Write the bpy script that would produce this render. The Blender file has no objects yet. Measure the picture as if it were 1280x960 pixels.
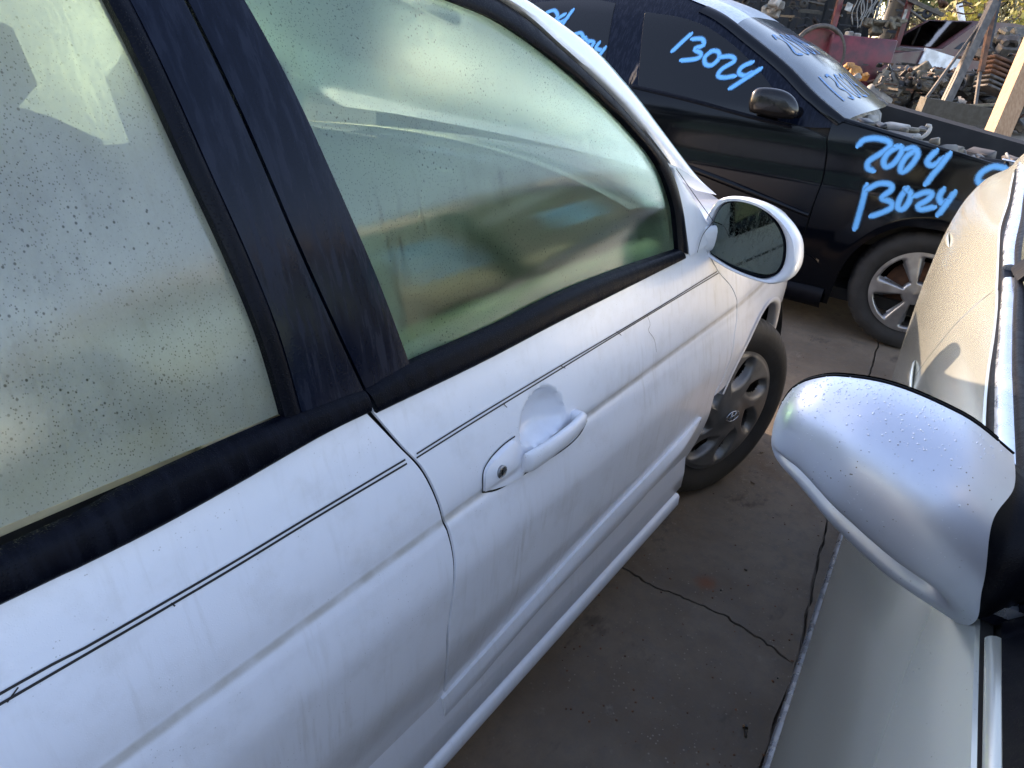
import bpy, math, random
from math import sin, cos, pi, radians, sqrt, exp, atan2
from mathutils import Vector, Matrix
random.seed(7)
SC = bpy.context.scene
COL = SC.collection

# ------------------------------------------------------------------ camera
CAM_POS = Vector((-1.998, -0.502, 1.350))
FPX = 882.0                                  # focal length for a 1280 px wide picture
CAM_R = Matrix(((0.5980780, -0.3273659, 0.7315287),
                (-0.7971577, -0.3372036, 0.5008327),
                (0.0827185, -0.8826807, -0.4626363)))   # columns: right, down, forward
cd = bpy.data.cameras.new('camera'); cam = bpy.data.objects.new('camera', cd); COL.objects.link(cam)
cd.sensor_fit = 'HORIZONTAL'; cd.sensor_width = 36.0; cd.lens = FPX / 1280 * 36.0
cd.clip_start = 0.02; cd.clip_end = 3000
_m = Matrix.Identity(4)
for i in range(3):
    _m[i][0] = CAM_R[i][0]; _m[i][1] = -CAM_R[i][1]; _m[i][2] = -CAM_R[i][2]; _m[i][3] = CAM_POS[i]
cam.matrix_world = _m
SC.camera = cam

# ------------------------------------------------------------------ daylight
SUN_AZ = radians(75)      # direction towards the sun, measured from +X to +Y
SUN_EL = radians(19)
w = bpy.data.worlds.new('World'); SC.world = w; w.use_nodes = True
nt = w.node_tree; nt.nodes.clear()
wo = nt.nodes.new('ShaderNodeOutputWorld'); bg = nt.nodes.new('ShaderNodeBackground')
sk = nt.nodes.new('ShaderNodeTexSky'); sk.sky_type = 'NISHITA'; sk.sun_disc = False
sk.sun_elevation = SUN_EL; sk.sun_rotation = pi/2 - SUN_AZ
sk.air_density = 1.0; sk.dust_density = 1.2; sk.ozone_density = 1.6
bg.inputs['Strength'].default_value = 0.15
nt.links.new(sk.outputs[0], bg.inputs[0]); nt.links.new(bg.outputs[0], wo.inputs[0])
sl = bpy.data.lights.new('sun', 'SUN'); sl.energy = 2.0; sl.angle = radians(0.5); sl.color = (1.0, 0.87, 0.70)
sun = bpy.data.objects.new('sun', sl); COL.objects.link(sun)
SUN_DIR = Vector((cos(SUN_AZ)*cos(SUN_EL), sin(SUN_AZ)*cos(SUN_EL), sin(SUN_EL)))
sun.rotation_euler = SUN_DIR.to_track_quat('Z', 'Y').to_euler()
SC.view_settings.view_transform = 'Standard'; SC.view_settings.look = 'None'
SC.view_settings.exposure = 2.5; SC.view_settings.gamma = 1.0
SC.view_settings.use_white_balance = True; SC.view_settings.white_balance_temperature = 7700; SC.view_settings.white_balance_tint = 21
SC.render.engine = 'CYCLES'
SC.cycles.max_bounces = 10; SC.cycles.transparent_max_bounces = 16

# ------------------------------------------------------------------ measuring helpers
def ray(px, py):                              # direction of a sight line of the photograph
    c = Vector((px-640, py-480, FPX)); return (CAM_R @ c).normalized()
def at(px, py, dist):                         # the point 'dist' metres of depth away on that sight line
    c = Vector((px-640, py-480, FPX)) / FPX * dist
    return CAM_POS + CAM_R @ c
def on_z(px, py, z):
    d = ray(px, py); return CAM_POS + d * ((z-CAM_POS.z)/d.z)

def pchip(kn):
    xs = [k[0] for k in kn]; ys = [k[1] for k in kn]; n = len(xs)
    h = [xs[i+1]-xs[i] for i in range(n-1)]; dl = [(ys[i+1]-ys[i])/h[i] for i in range(n-1)]
    m = [dl[0]]
    for i in range(1, n-1):
        m.append(0.0 if dl[i-1]*dl[i] <= 0 else 2*dl[i-1]*dl[i]/(dl[i-1]+dl[i]))
    m.append(dl[-1])
    def f(x):
        if x <= xs[0]: return ys[0] + m[0]*(x-xs[0])
        if x >= xs[-1]: return ys[-1] + m[-1]*(x-xs[-1])
        i = 0
        while x > xs[i+1]: i += 1
        t = (x-xs[i])/h[i]
        return ((1+2*t)*(1-t)**2*ys[i] + t*(1-t)**2*h[i]*m[i] + t*t*(3-2*t)*ys[i+1] + t*t*(t-1)*h[i]*m[i+1])
    return f
def resample(pl, n, smooth=True):
    pl = [Vector(p) for p in pl]
    if smooth and len(pl) > 2:
        out = []
        for i in range(len(pl)-1):
            p0 = pl[max(i-1, 0)]; p1 = pl[i]; p2 = pl[i+1]; p3 = pl[min(i+2, len(pl)-1)]
            for k in range(8):
                t = k/8
                out.append(0.5*((2*p1) + (p2-p0)*t + (2*p0-5*p1+4*p2-p3)*t*t + (3*p1-p0-3*p2+p3)*t**3))
        out.append(pl[-1]); pl = out
    L = [0.0]
    for a, b in zip(pl, pl[1:]): L.append(L[-1] + (b-a).length)
    res = []; j = 0
    for i in range(n):
        s = L[-1]*i/(n-1)
        while j < len(pl)-2 and L[j+1] < s: j += 1
        t = (s-L[j])/max(L[j+1]-L[j], 1e-9)
        res.append(pl[j].lerp(pl[j+1], min(max(t, 0), 1)))
    return res
def coons(b, t, l, r, nu, nv, smooth=True):
    B = resample(b, nu, smooth); T = resample(t, nu, smooth); Lf = resample(l, nv, smooth); Rt = resample(r, nv, smooth)
    g = []
    for j in range(nv):
        v = j/(nv-1); row = []
        for i in range(nu):
            u = i/(nu-1)
            p = B[i]*(1-v) + T[i]*v + Lf[j]*(1-u) + Rt[j]*u - (B[0]*(1-u)*(1-v) + B[-1]*u*(1-v) + T[0]*(1-u)*v + T[-1]*u*v)
            row.append(p)
        g.append(row)
    return g

# ------------------------------------------------------------------ object helpers
def empty(name, label, cat, loc=(0, 0, 0), rz=0.0, group=None):
    o = bpy.data.objects.new(name, None); COL.objects.link(o)
    o.location = loc; o.rotation_euler = (0, 0, rz); o['label'] = label; o['category'] = cat
    if group: o['group'] = group
    return o
def tag(o, label, cat, group=None):
    o['label'] = label; o['category'] = cat
    if group: o['group'] = group
    return o
def mesh(name, V, F, mat, parent=None, smooth=True, kind=None, label=None, sharp=None):
    me = bpy.data.meshes.new(name); me.from_pydata([tuple(v) for v in V], [], F); me.validate()
    if mat is not None:
        for m_ in (mat if isinstance(mat, (list, tuple)) else [mat]): me.materials.append(m_)
    import bmesh
    bm = bmesh.new(); bm.from_mesh(me); bmesh.ops.recalc_face_normals(bm, faces=bm.faces)
    if smooth and sharp is not None:
        for e in bm.edges:
            if len(e.link_faces) == 2 and e.calc_face_angle(0) > radians(sharp): e.smooth = False
    bm.to_mesh(me); bm.free()
    for p in me.polygons: p.use_smooth = smooth
    o = bpy.data.objects.new(name, me); COL.objects.link(o)
    if parent is not None: o.parent = parent
    if kind: o['kind'] = kind
    if label: o['label'] = label
    return o
class MB:
    def __init__(s): s.V = []; s.F = []
    def add(s, V, F):
        n = len(s.V); s.V += [Vector(v) for v in V]; s.F += [tuple(i+n for i in f) for f in F]; return s
    def box(s, c, d, M=None, bev=0.0):
        x, y, z = d[0]/2, d[1]/2, d[2]/2; c = Vector(c)
        if bev <= 0:
            V = [Vector((a*x, b*y, e*z)) for a in (-1, 1) for b in (-1, 1) for e in (-1, 1)]
            F = [(0, 1, 3, 2), (4, 6, 7, 5), (0, 4, 5, 1), (2, 3, 7, 6), (0, 2, 6, 4), (1, 5, 7, 3)]
        else:
            V = []; F = []
            ring = []
            for zz, k in ((-z, bev), (-z+bev, 0), (z-bev, 0), (z, bev)):
                r = []
                for sx, sy in ((-1, -1), (1, -1), (1, 1), (-1, 1)):
                    X = sx*(x-k); Y = sy*(y-k)
                    a = Vector((X, sy*(y-k-bev*.9), zz)); b2 = Vector((sx*(x-k-bev*.9), Y, zz))
                    r += ([a, b2] if sx*sy > 0 else [b2, a])
                ring.append(r)
            for r in ring: V += r
            for k in range(3):
                for i in range(8): F.append((k*8+i, k*8+(i+1) % 8, k*8+8+(i+1) % 8, k*8+8+i))
            F.append(tuple(range(7, -1, -1))); F.append(tuple(range(24, 32)))
        V = [(M @ v if M else v)+c for v in V]
        return s.add(V, F)
    def tube(s, pts, r, n=8, cap=True, flat=None):
        pts = [Vector(p) for p in pts]; V = []; F = []; up = None
        for i, p in enumerate(pts):
            t = (pts[min(i+1, len(pts)-1)]-pts[max(i-1, 0)]).normalized()
            if up is None:
                up = Vector((0, 0, 1)) if abs(t.z) < .9 else Vector((1, 0, 0))
            a = t.cross(up).normalized(); up = a.cross(t).normalized()
            rr = r[i] if isinstance(r, (list, tuple)) else r
            fl = 1 if flat is None else flat
            for k in range(n):
                q = 2*pi*k/n; V.append(p + a*(rr*cos(q)) + up*(rr*fl*sin(q)))
        for i in range(len(pts)-1):
            for k in range(n): F.append((i*n+k, i*n+(k+1) % n, (i+1)*n+(k+1) % n, (i+1)*n+k))
        if cap: F.append(tuple(range(n-1, -1, -1))); F.append(tuple(range((len(pts)-1)*n, len(pts)*n)))
        return s.add(V, F)
    def bar(s, a, b, w_, h_, up=Vector((0, 0, 1)), ext=0):
        a = Vector(a); b = Vector(b); t = (b-a).normalized(); a = a-t*ext; b = b+t*ext
        if abs(t.dot(up)) > .95: up = Vector((1, 0, 0))
        x = t.cross(up).normalized(); y = x.cross(t).normalized()
        V = [p + x*(sx*w_/2) + y*(sy*h_/2) for p in (a, b) for sx, sy in ((-1, -1), (1, -1), (1, 1), (-1, 1))]
        return s.add(V, [(3, 2, 1, 0), (4, 5, 6, 7)] + [(i, (i+1) % 4, 4+(i+1) % 4, 4+i) for i in range(4)])
    def rev(s, prof, n, M, ang=2*pi, fn=None):   # prof: (radius, axial) revolved about local Y
        V = []; F = []; m = len(prof)
        for i in range(n):
            q = ang*i/n
            for r, a in prof:
                if fn: r, a = fn(r, a, q)
                V.append(M @ Vector((r*cos(q), a, r*sin(q))))
        for i in range(n):
            j = (i+1) % n
            for k in range(m-1): F.append((i*m+k, j*m+k, j*m+k+1, i*m+k+1))
        return s.add(V, F)
    def prism(s, poly, z0, z1, M=None):
        n = len(poly); V = [Vector((p[0], p[1], z0)) for p in poly] + [Vector((p[0], p[1], z1)) for p in poly]
        if M: V = [M @ v for v in V]
        return s.add(V, [tuple(range(n-1, -1, -1)), tuple(range(n, 2*n))] + [(i, (i+1) % n, n+(i+1) % n, n+i) for i in range(n)])
    def grid(s, rows, closed=False):
        n = len(rows[0]); V = [v for r in rows for v in r]; F = []
        for j in range(len(rows)-1):
            for i in range(n if closed else n-1):
                F.append((j*n+i, j*n+(i+1) % n, (j+1)*n+(i+1) % n, (j+1)*n+i))
        return s.add(V, F)
    def make(s, name, mat, parent=None, smooth=True, **k): return mesh(name, s.V, s.F, mat, parent, smooth, **k)

# ------------------------------------------------------------------ materials
class N:
    def __init__(s, name):
        s.m = bpy.data.materials.new(name); s.m.use_nodes = True; s.t = s.m.node_tree; s.t.nodes.clear()
        s.out = s.n('ShaderNodeOutputMaterial'); s.tc = s.n('ShaderNodeTexCoord')
    def n(s, typ, **k):
        x = s.t.nodes.new(typ)
        for a, b in k.items(): setattr(x, a, b)
        return x
    def l(s, a, b): s.t.links.new(a, b)
    def set(s, sock, v):
        if isinstance(v, bpy.types.NodeSocket): s.l(v, sock)
        elif isinstance(v, (tuple, list)) and len(v) == 3 and sock.type == 'RGBA': sock.default_value = (*v, 1)
        else: sock.default_value = v
    def coord(s, scale=(1, 1, 1), rot=(0, 0, 0)):
        mp = s.n('ShaderNodeMapping'); mp.inputs['Scale'].default_value = scale; mp.inputs['Rotation'].default_value = rot
        s.l(s.tc.outputs['Object'], mp.inputs[0]); return mp.outputs[0]
    def noise(s, scale=5, detail=4, rough=.55, vec=None, dist=0):
        x = s.n('ShaderNodeTexNoise'); x.inputs['Scale'].default_value = scale; x.inputs['Detail'].default_value = detail
        x.inputs['Roughness'].default_value = rough; x.inputs['Distortion'].default_value = dist
        s.l(vec if vec is not None else s.tc.outputs['Object'], x.inputs['Vector']); return x.outputs['Fac']
    def voro(s, scale=50, vec=None, feature='F1', rnd=1.0):
        x = s.n('ShaderNodeTexVoronoi'); x.feature = feature; x.inputs['Scale'].default_value = scale; x.inputs['Randomness'].default_value = rnd
        s.l(vec if vec is not None else s.tc.outputs['Object'], x.inputs['Vector']); return x.outputs['Distance']
    def math(s, op, a, b=0.0, c=None, clamp=False):
        x = s.n('ShaderNodeMath', operation=op, use_clamp=clamp); s.set(x.inputs[0], a); s.set(x.inputs[1], b)
        if c is not None: s.set(x.inputs[2], c)
        return x.outputs[0]
    def ramp(s, f, a, b, lo=0.0, hi=1.0):
        x = s.n('ShaderNodeMapRange', interpolation_type='SMOOTHSTEP'); s.set(x.inputs[0], f)
        x.inputs[1].default_value = a; x.inputs[2].default_value = b; s.set(x.inputs[3], lo); s.set(x.inputs[4], hi); return x.outputs[0]
    def mix(s, f, a, b):
        x = s.n('ShaderNodeMix', data_type='RGBA'); s.set(x.inputs[0], f); s.set(x.inputs[6], a); s.set(x.inputs[7], b); return x.outputs[2]
    def bump(s, h, strength=.3, dist=.002, normal=None):
        x = s.n('ShaderNodeBump'); x.inputs['Strength'].default_value = strength; x.inputs['Distance'].default_value = dist
        s.l(h, x.inputs['Height'])
        if normal is not None: s.l(normal, x.inputs['Normal'])
        return x.outputs[0]
    def xyz(s):
        x = s.n('ShaderNodeSeparateXYZ'); s.l(s.tc.outputs['Object'], x.inputs[0]); return x.outputs
    def pr(s, **k):
        p = s.n('ShaderNodeBsdfPrincipled')
        names = dict(base='Base Color', rough='Roughness', metal='Metallic', coat='Coat Weight', coatr='Coat Roughness', normal='Normal',
                     spec='Specular IOR Level', alpha='Alpha', trans='Transmission Weight', ior='IOR', sheen='Sheen Weight', cnormal='Coat Normal')
        for a, b in k.items(): s.set(p.inputs[names[a]], b)
        return p.outputs[0]
    def done(s, sh): s.l(sh, s.out.inputs[0]); return s.m

def mat_simple(name, col, rough=.5, metal=0, var=.25, nscale=8, bumps=.2, coat=0, bdist=.002, fine=60):
    a = N(name); f = a.noise(nscale, 5); f2 = a.noise(fine, 3)
    c = a.mix(a.ramp(f, .35, .7), tuple(max(0, x*(1-var)) for x in col), tuple(min(1, x*(1+var)) for x in col))
    return a.done(a.pr(base=c, rough=a.ramp(f, .2, .8, max(.05, rough-.1), min(1, rough+.1)), metal=metal, coat=coat, normal=a.bump(f2, bumps, bdist)))

def mat_dewpaint(name, col, metal=0.0, rough=.32, dirt=(.45, .43, .38), creases=None, streak=.5, dew=.5, coat=.6, flake=0.0, speck=.4, runs=.8, grime=.10, spec=.5, rvar=.10):
    a = N(name); X = a.xyz()
    st = a.noise(9, 4, .6, a.coord((9, 2.0, .9)))            # runs of water down the panel
    st2 = a.noise(30, 3, .6, a.coord((7, 2.0, .7)))
    big = a.noise(2.2, 4); mid = a.noise(14, 5, .65)
    d = a.math('MULTIPLY', a.ramp(st, .5, .72), a.ramp(big, .35, .65)); d = a.math('MULTIPLY', d, streak, clamp=True)
    base = a.mix(a.math('MULTIPLY', d, .34), col, dirt)
    base = a.mix(a.ramp(mid, .45, .75, 0, grime), base, dirt)
    sp = a.voro(170); spm = a.math('MULTIPLY', a.math('LESS_THAN', sp, .12), a.ramp(a.noise(20, 2), .5, .66))
    base = a.mix(a.math('MULTIPLY', spm, speck), base, (.12, .10, .08))
    if creases:
        for (z0, sl_, x0, wd, amt) in creases:
            zc = a.math('MULTIPLY_ADD', X[0], sl_, z0-sl_*x0)
            e = a.math('ABSOLUTE', a.math('SUBTRACT', X[2], zc))
            m_ = a.math('MULTIPLY', a.ramp(e, wd*.25, wd, 1, 0), a.ramp(a.noise(25, 4), .25, .7, amt*.45, amt))
            base = a.mix(m_, base, dirt)
    if flake: base = a.mix(a.ramp(a.noise(900, 1), .4, .7, 0, flake), base, tuple(min(1, c*1.35) for c in col))
    dw = a.voro(420); drops = a.ramp(dw, .0, .42, 1, 0)
    h = a.math('ADD', a.math('MULTIPLY', drops, a.ramp(a.noise(7, 3), .35, .65, .15, 1)), a.math('MULTIPLY', st2, runs))
    rg = a.ramp(st2, .35, .7, rough, min(1, rough+rvar)) if rvar else a.ramp(big, .2, .8, rough, rough+.03)
    nm = a.bump(h, dew, .0006)
    if dew == 0: return a.done(a.pr(base=base, rough=rg, metal=metal, coat=coat, coatr=.16, spec=spec))
    return a.done(a.pr(base=base, rough=rg, metal=metal, coat=coat, coatr=.16, normal=nm, cnormal=nm, spec=spec))

def mat_glassfog(name, tint, fogcol, kind):
    a = N(name); X = a.xyz()
    n1 = a.noise(3.0, 5, .6); n2 = a.noise(11, 5, .65, a.coord((3.2, 1, .8))); fine = a.noise(260, 4, .7, a.coord((1.4, 1, .8)))
    if kind == 'front':      # condensation thick at the top and at the rims, thin low in the middle
        ex = a.math('DIVIDE', a.math('SUBTRACT', X[0], -1.02), .40); ez = a.math('DIVIDE', a.math('SUBTRACT', X[2], 1.015), .115)
        r = a.math('SQRT', a.math('ADD', a.math('MULTIPLY', ex, ex), a.math('MULTIPLY', ez, ez)))
        f = a.ramp(a.math('ADD', r, a.math('MULTIPLY_ADD', n2, .7, -.35)), .6, 1.55, .0, .50)
        f = a.math('MULTIPLY', f, a.ramp(n1, .3, .65, .72, 1.0))
    elif kind == 'rear':
        f = a.ramp(a.math('ADD', n1, a.math('MULTIPLY_ADD', n2, .5, -.25)), .3, .7, .46, .80)
    else:
        f = a.ramp(n1, .35, .7, .72, .92)
    spots = a.math('MAXIMUM', a.math('MULTIPLY', a.ramp(a.voro(150, a.coord((1, 1, .8))), .10, .22, 1, 0), a.ramp(a.noise(12, 3), .45, .62)),
                   a.math('MULTIPLY', a.ramp(a.voro(380, a.coord((1, 1, .7))), .10, .30, 1, 0), a.ramp(a.noise(8, 4), .32, .62, .15, .9)))
    runs = a.ramp(a.noise(14, 3, .6, a.coord((9, 1, .55))), .57, .66)
    f = a.math('SUBTRACT', f, a.math('MULTIPLY', spots, .5), clamp=True)
    f = a.math('SUBTRACT', f, a.math('MULTIPLY', runs, .10 if kind == 'rear' else .22), clamp=True)
    f = a.math('ADD', f, a.math('MULTIPLY_ADD', fine, .8, -.40), clamp=True)
    dk = a.math('MULTIPLY', spots, .7); tint = a.mix(dk, tint, (.05, .06, .06)); fogcol = a.mix(dk, fogcol, (.10, .11, .10))
    nm = a.bump(a.math('ADD', fine, a.math('MULTIPLY', a.ramp(a.voro(230), .05, .3, 1, 0), a.ramp(a.noise(9, 3), .4, .6))), .09 if kind == 'front' else .2, .0006)
    tr = a.n('ShaderNodeBsdfTransparent'); a.set(tr.inputs[0], tint)
    tl = a.n('ShaderNodeBsdfTranslucent'); a.set(tl.inputs[0], fogcol)
    df = a.n('ShaderNodeBsdfDiffuse'); a.set(df.inputs[0], fogcol)
    if kind != 'far':
        rf = a.n('ShaderNodeBsdfRefraction'); a.set(rf.inputs[0], tint); rf.inputs['IOR'].default_value = 1.22; rf.inputs['Roughness'].default_value = .42 if kind == 'front' else .7
        bl = a.n('ShaderNodeMixShader'); bl.inputs[0].default_value = .72; a.l(tr.outputs[0], bl.inputs[1]); a.l(rf.outputs[0], bl.inputs[2]); tr = bl
    m1 = a.n('ShaderNodeMixShader'); m1.inputs[0].default_value = .15 if kind == 'far' else (.22 if kind == 'front' else .36); a.l(tl.outputs[0], m1.inputs[1]); a.l(df.outputs[0], m1.inputs[2])
    m2 = a.n('ShaderNodeMixShader'); a.l(f, m2.inputs[0]); a.l(tr.outputs[0], m2.inputs[1]); a.l(m1.outputs[0], m2.inputs[2])
    gl = a.n('ShaderNodeBsdfGlossy'); gl.inputs['Roughness'].default_value = .02 if kind == 'front' else .06; a.l(nm, gl.inputs['Normal'])
    fr = a.n('ShaderNodeFresnel'); fr.inputs[0].default_value = 1.6
    m3 = a.n('ShaderNodeMixShader'); a.l(a.math('MULTIPLY', fr.outputs[0], 1.1, clamp=True), m3.inputs[0]); a.l(m2.outputs[0], m3.inputs[1]); a.l(gl.outputs[0], m3.inputs[2])
    return a.done(m3.outputs[0])

def mat_glass(name, tint, rough=.02, frost=0.0, frostcol=(.6, .68, .75), ior=1.5):
    a = N(name)
    tr = a.n('ShaderNodeBsdfTransparent'); a.set(tr.inputs[0], tint)
    df = a.n('ShaderNodeBsdfDiffuse'); a.set(df.inputs[0], frostcol)
    f = a.ramp(a.math('ADD', a.noise(6, 5, .6), a.math('MULTIPLY_ADD', a.noise(120, 2), .3, -.15)), .25, .75, frost*.7, min(1, frost*1.2))
    m2 = a.n('ShaderNodeMixShader'); a.l(f, m2.inputs[0]); a.l(tr.outputs[0], m2.inputs[1]); a.l(df.outputs[0], m2.inputs[2])
    gl = a.n('ShaderNodeBsdfGlossy'); gl.inputs['Roughness'].default_value = rough
    a.l(a.bump(a.noise(40, 3), .05, .001), gl.inputs['Normal'])
    fr = a.n('ShaderNodeFresnel'); fr.inputs[0].default_value = ior
    m3 = a.n('ShaderNodeMixShader'); a.l(fr.outputs[0], m3.inputs[0]); a.l(m2.outputs[0], m3.inputs[1]); a.l(gl.outputs[0], m3.inputs[2])
    return a.done(m3.outputs[0])

def mat_wetblack(name, col=(.012, .014, .02), rough=.38, scale=420, b=.5, streaks=True, spec=.5):
    a = N(name)
    dr = a.math('MULTIPLY', a.ramp(a.voro(scale), .05, .45, 1, 0), a.ramp(a.noise(14, 3), .3, .6))
    sv = a.ramp(a.noise(16, 4, .6, a.coord((6, 2, .6))), .4, .7)
    base = a.mix(a.math('MULTIPLY', sv, .5 if streaks else .15), col, tuple(c*2.4+.006 for c in col))
    rg = a.ramp(sv, 0, 1, rough, rough+.2)
    return a.done(a.pr(base=base, rough=rg, spec=spec, normal=a.bump(dr, b, .0009)))

def mat_spray(name, col):
    a = N(name); uv = a.n('ShaderNodeSeparateXYZ'); a.l(a.tc.outputs['UV'], uv.inputs[0])
    e = a.math('ABSOLUTE', a.math('SUBTRACT', uv.outputs[1], .5)); e = a.math('MULTIPLY', e, 2.0)
    al = a.ramp(a.math('ADD', e, a.math('MULTIPLY_ADD', a.noise(260, 2), .5, -.25)), .32, 1.0, .97, 0)
    c = a.mix(a.ramp(e, .0, .8), col, tuple(x*.8 for x in col))
    return a.done(a.pr(base=c, rough=.6, alpha=al))

M = {}
CREASE = [(.707, .021, -1.86, .0085, .75)]
M['white'] = mat_dewpaint('white_paint', (.72, .745, .80), creases=CREASE, rough=.30, coat=1.0, dew=.2, runs=.12, rvar=.12, streak=.95, grime=.2, dirt=(.36, .33, .28))
M['white_plain'] = mat_dewpaint('white_plastic_paint', (.68, .70, .75), streak=.6, rough=.34, dew=.2, runs=.1)
M['silver'] = mat_dewpaint('silver_paint', (.46, .48, .43), metal=.6, rough=.24, dirt=(.22, .21, .18), streak=.15, coat=.6, flake=0, dew=.0, speck=.5, grime=.0, runs=.0, rvar=0)
M['silver_mirror'] = mat_dewpaint('silver_mirror_paint', (.50, .54, .62), metal=.75, rough=.40, dirt=(.12, .12, .12), streak=.1, coat=.5, flake=0, dew=.05, speck=.95, runs=0, rvar=0)
M['black_paint'] = mat_dewpaint('black_paint', (.0008, .0016, .0035), rough=.07, dirt=(.012, .010, .009), streak=.5, coat=.05, dew=.015, speck=.05, runs=.1, grime=.02, spec=.22, rvar=.05)
M['film'] = mat_wetblack('black_pillar_film', (.0012, .0032, .0095), .17, 260, .08, spec=.14)
M['rubber'] = mat_wetblack('wet_rubber', (.0005, .0012, .0038), .34, 430, .45, spec=.08)
M['blackplastic'] = mat_wetblack('black_mirror_plastic', (.0015, .002, .004), .4, 500, .2, spec=.12, streaks=False)
M['tyre'] = mat_simple('tyre_rubber', (.018, .018, .019), .75, var=.35, nscale=20, bumps=.35)
M['cover'] = mat_simple('wheel_cover_plastic', (.18, .18, .18), .42, .6, var=.2, nscale=14, bumps=.1)
M['alloy'] = mat_simple('alloy_wheel', (.34, .34, .35), .35, .8, var=.15, nscale=14, bumps=.1)
M['dark'] = mat_simple('dark_underbody', (.005, .005, .006), .8)
M['gap'] = mat_simple('panel_gap', (.01, .009, .008), .9)
M['glass_f'] = mat_glassfog('fogged_front_glass', (.54, .81, .71), (.43, .63, .56), 'front')
M['glass_r'] = mat_glassfog('fogged_rear_glass', (.48, .49, .45), (.40, .44, .45), 'rear')
M['glass_o'] = mat_glassfog('dewy_far_glass', (.53, .82, .70), (.60, .96, .82), 'far')
M['glass_tint'] = mat_glass('dark_tinted_glass', (.035, .045, .055), .03)
M['glass_sil'] = mat_glass('green_tinted_glass', (.45, .55, .48), .05, .18, (.42, .48, .42))
M['glass_fr'] = mat_glass('frosted_windscreen', (.12, .16, .20), .12, .42, (.09, .14, .19))
M['mirrorglass'] = None
a = N('mirror_glass'); g = a.noise(40, 4, .6, a.coord((1, 4, 1.2)))
M['mirrorglass'] = a.done(a.pr(base=(.10, .13, .125), metal=1.0, rough=a.ramp(g, .45, .7, .03, .28), normal=a.bump(a.ramp(a.voro(330), .05, .35, 1, 0), .12, .0005)))
M['chrome'] = mat_simple('bright_trim', (.5, .55, .62), .28, .85, var=.12, nscale=30, bumps=.25, fine=700, bdist=.0004)
M['seat'] = mat_simple('seat_cloth', (.30, .28, .24), .9, nscale=30, bumps=.4)
M['trim'] = mat_simple('grey_interior_plastic', (.13, .13, .12), .6)
M['tan'] = mat_simple('tan_interior_plastic', (.66, .56, .38), .6)
M['liner'] = mat_simple('headliner', (.42, .42, .38), .9)
M['stripe'] = mat_simple('pinstripe_tape', (.012, .011, .012), .5)
M['spray'] = mat_spray('blue_spray_paint', (.075, .37, .76))
M['spray_pale'] = mat_spray('pale_blue_paint_marker', (.10, .42, .75))
M['spray_glass'] = mat_spray('faint_blue_spray_on_glass', (.07, .22, .45))
M['lock'] = mat_simple('lock_metal', (.35, .36, .37), .3, .9)
M['rust'] = mat_simple('rusty_iron', (.10, .045, .025), .85, nscale=14, var=.5, bumps=.6)
M['steel'] = mat_simple('weathered_steel', (.085, .075, .068), .6, .5, nscale=12, var=.4, bumps=.5)
M['castal'] = mat_simple('cast_aluminium', (.12, .105, .08), .6, .4, nscale=18, var=.4, bumps=.6)
M['oily'] = mat_simple('oily_black_iron', (.02, .019, .018), .45, .3, nscale=18, var=.5, bumps=.6)
M['redp'] = mat_simple('red_machine_paint', (.10, .012, .018), .5, nscale=6, var=.45)
M['wood'] = None
a = N('new_timber'); wv = a.noise(5, 5, .6, a.coord((14, 14, .8))); kn = a.voro(5, a.coord((1.5, 1.5, 1)))
M['wood'] = a.done(a.pr(base=a.mix(a.ramp(wv, .3, .7), (.24, .125, .06), (.34, .20, .11)), rough=.7, normal=a.bump(wv, .3, .003)))
M['blue'] = mat_simple('blue_plastic', (.03, .06, .35), .4)
M['orange'] = mat_simple('orange_plastic', (.36, .16, .04), .6, var=.4)
M['card'] = mat_simple('grey_litter', (.22, .215, .20), .8, var=.5)
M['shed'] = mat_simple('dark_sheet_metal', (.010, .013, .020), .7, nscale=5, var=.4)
M['cord'] = mat_simple('grey_cord', (.16, .16, .15), .7)
M['bark'] = mat_simple('bark', (.10, .075, .05), .9, nscale=20, bumps=.8)
M['carred'] = mat_simple('faded_maroon_paint', (.05, .010, .013), .45, coat=.1)
M['carwhite'] = mat_simple('old_white_paint', (.62, .65, .68), .4, coat=.4)
M['carblue'] = mat_simple('dark_blue_paint', (.03, .04, .07), .3, coat=.5)
M['amber'] = mat_simple('amber_lens', (.6, .2, .03), .3)

# concrete
a = N('oil_stained_concrete'); n1 = a.noise(1.6, 6, .62); n2 = a.noise(24, 5, .7); n3 = a.noise(5, 5, .6)
c = a.mix(a.ramp(n1, .32, .68), (.092, .071, .053), (.165, .132, .100)); c = a.mix(a.ramp(n2, .4, .75, 0, .55), c, (.075, .070, .066))
c = a.mix(a.ramp(n3, .55, .74, 0, .6), c, (.11, .075, .052)); c = a.mix(a.ramp(a.noise(3.1, 5, .7, a.coord((1, 1.6, 1))), .56, .68, 0, .62), c, (.030, .026, .023)); c = a.mix(a.ramp(a.noise(9, 6, .75), .60, .72, 0, .5), c, (.20, .18, .155))
pg = a.voro(60); c = a.mix(a.math('MULTIPLY', a.math('LESS_THAN', pg, .13), a.ramp(n3, .4, .6)), c, (.19, .165, .14))
rp = a.xyz(); dx = a.math('SUBTRACT', rp[0], -.42); dy = a.math('SUBTRACT', rp[1], -.135)
rr_ = a.math('SQRT', a.math('ADD', a.math('MULTIPLY', dx, dx), a.math('MULTIPLY', dy, dy)))
c = a.mix(a.math('MULTIPLY', a.ramp(a.math('ADD', rr_, a.math('MULTIPLY_ADD', n2, .04, -.02)), .0, .045, .75, 0), 1.0), c, (.16, .05, .02))
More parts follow.
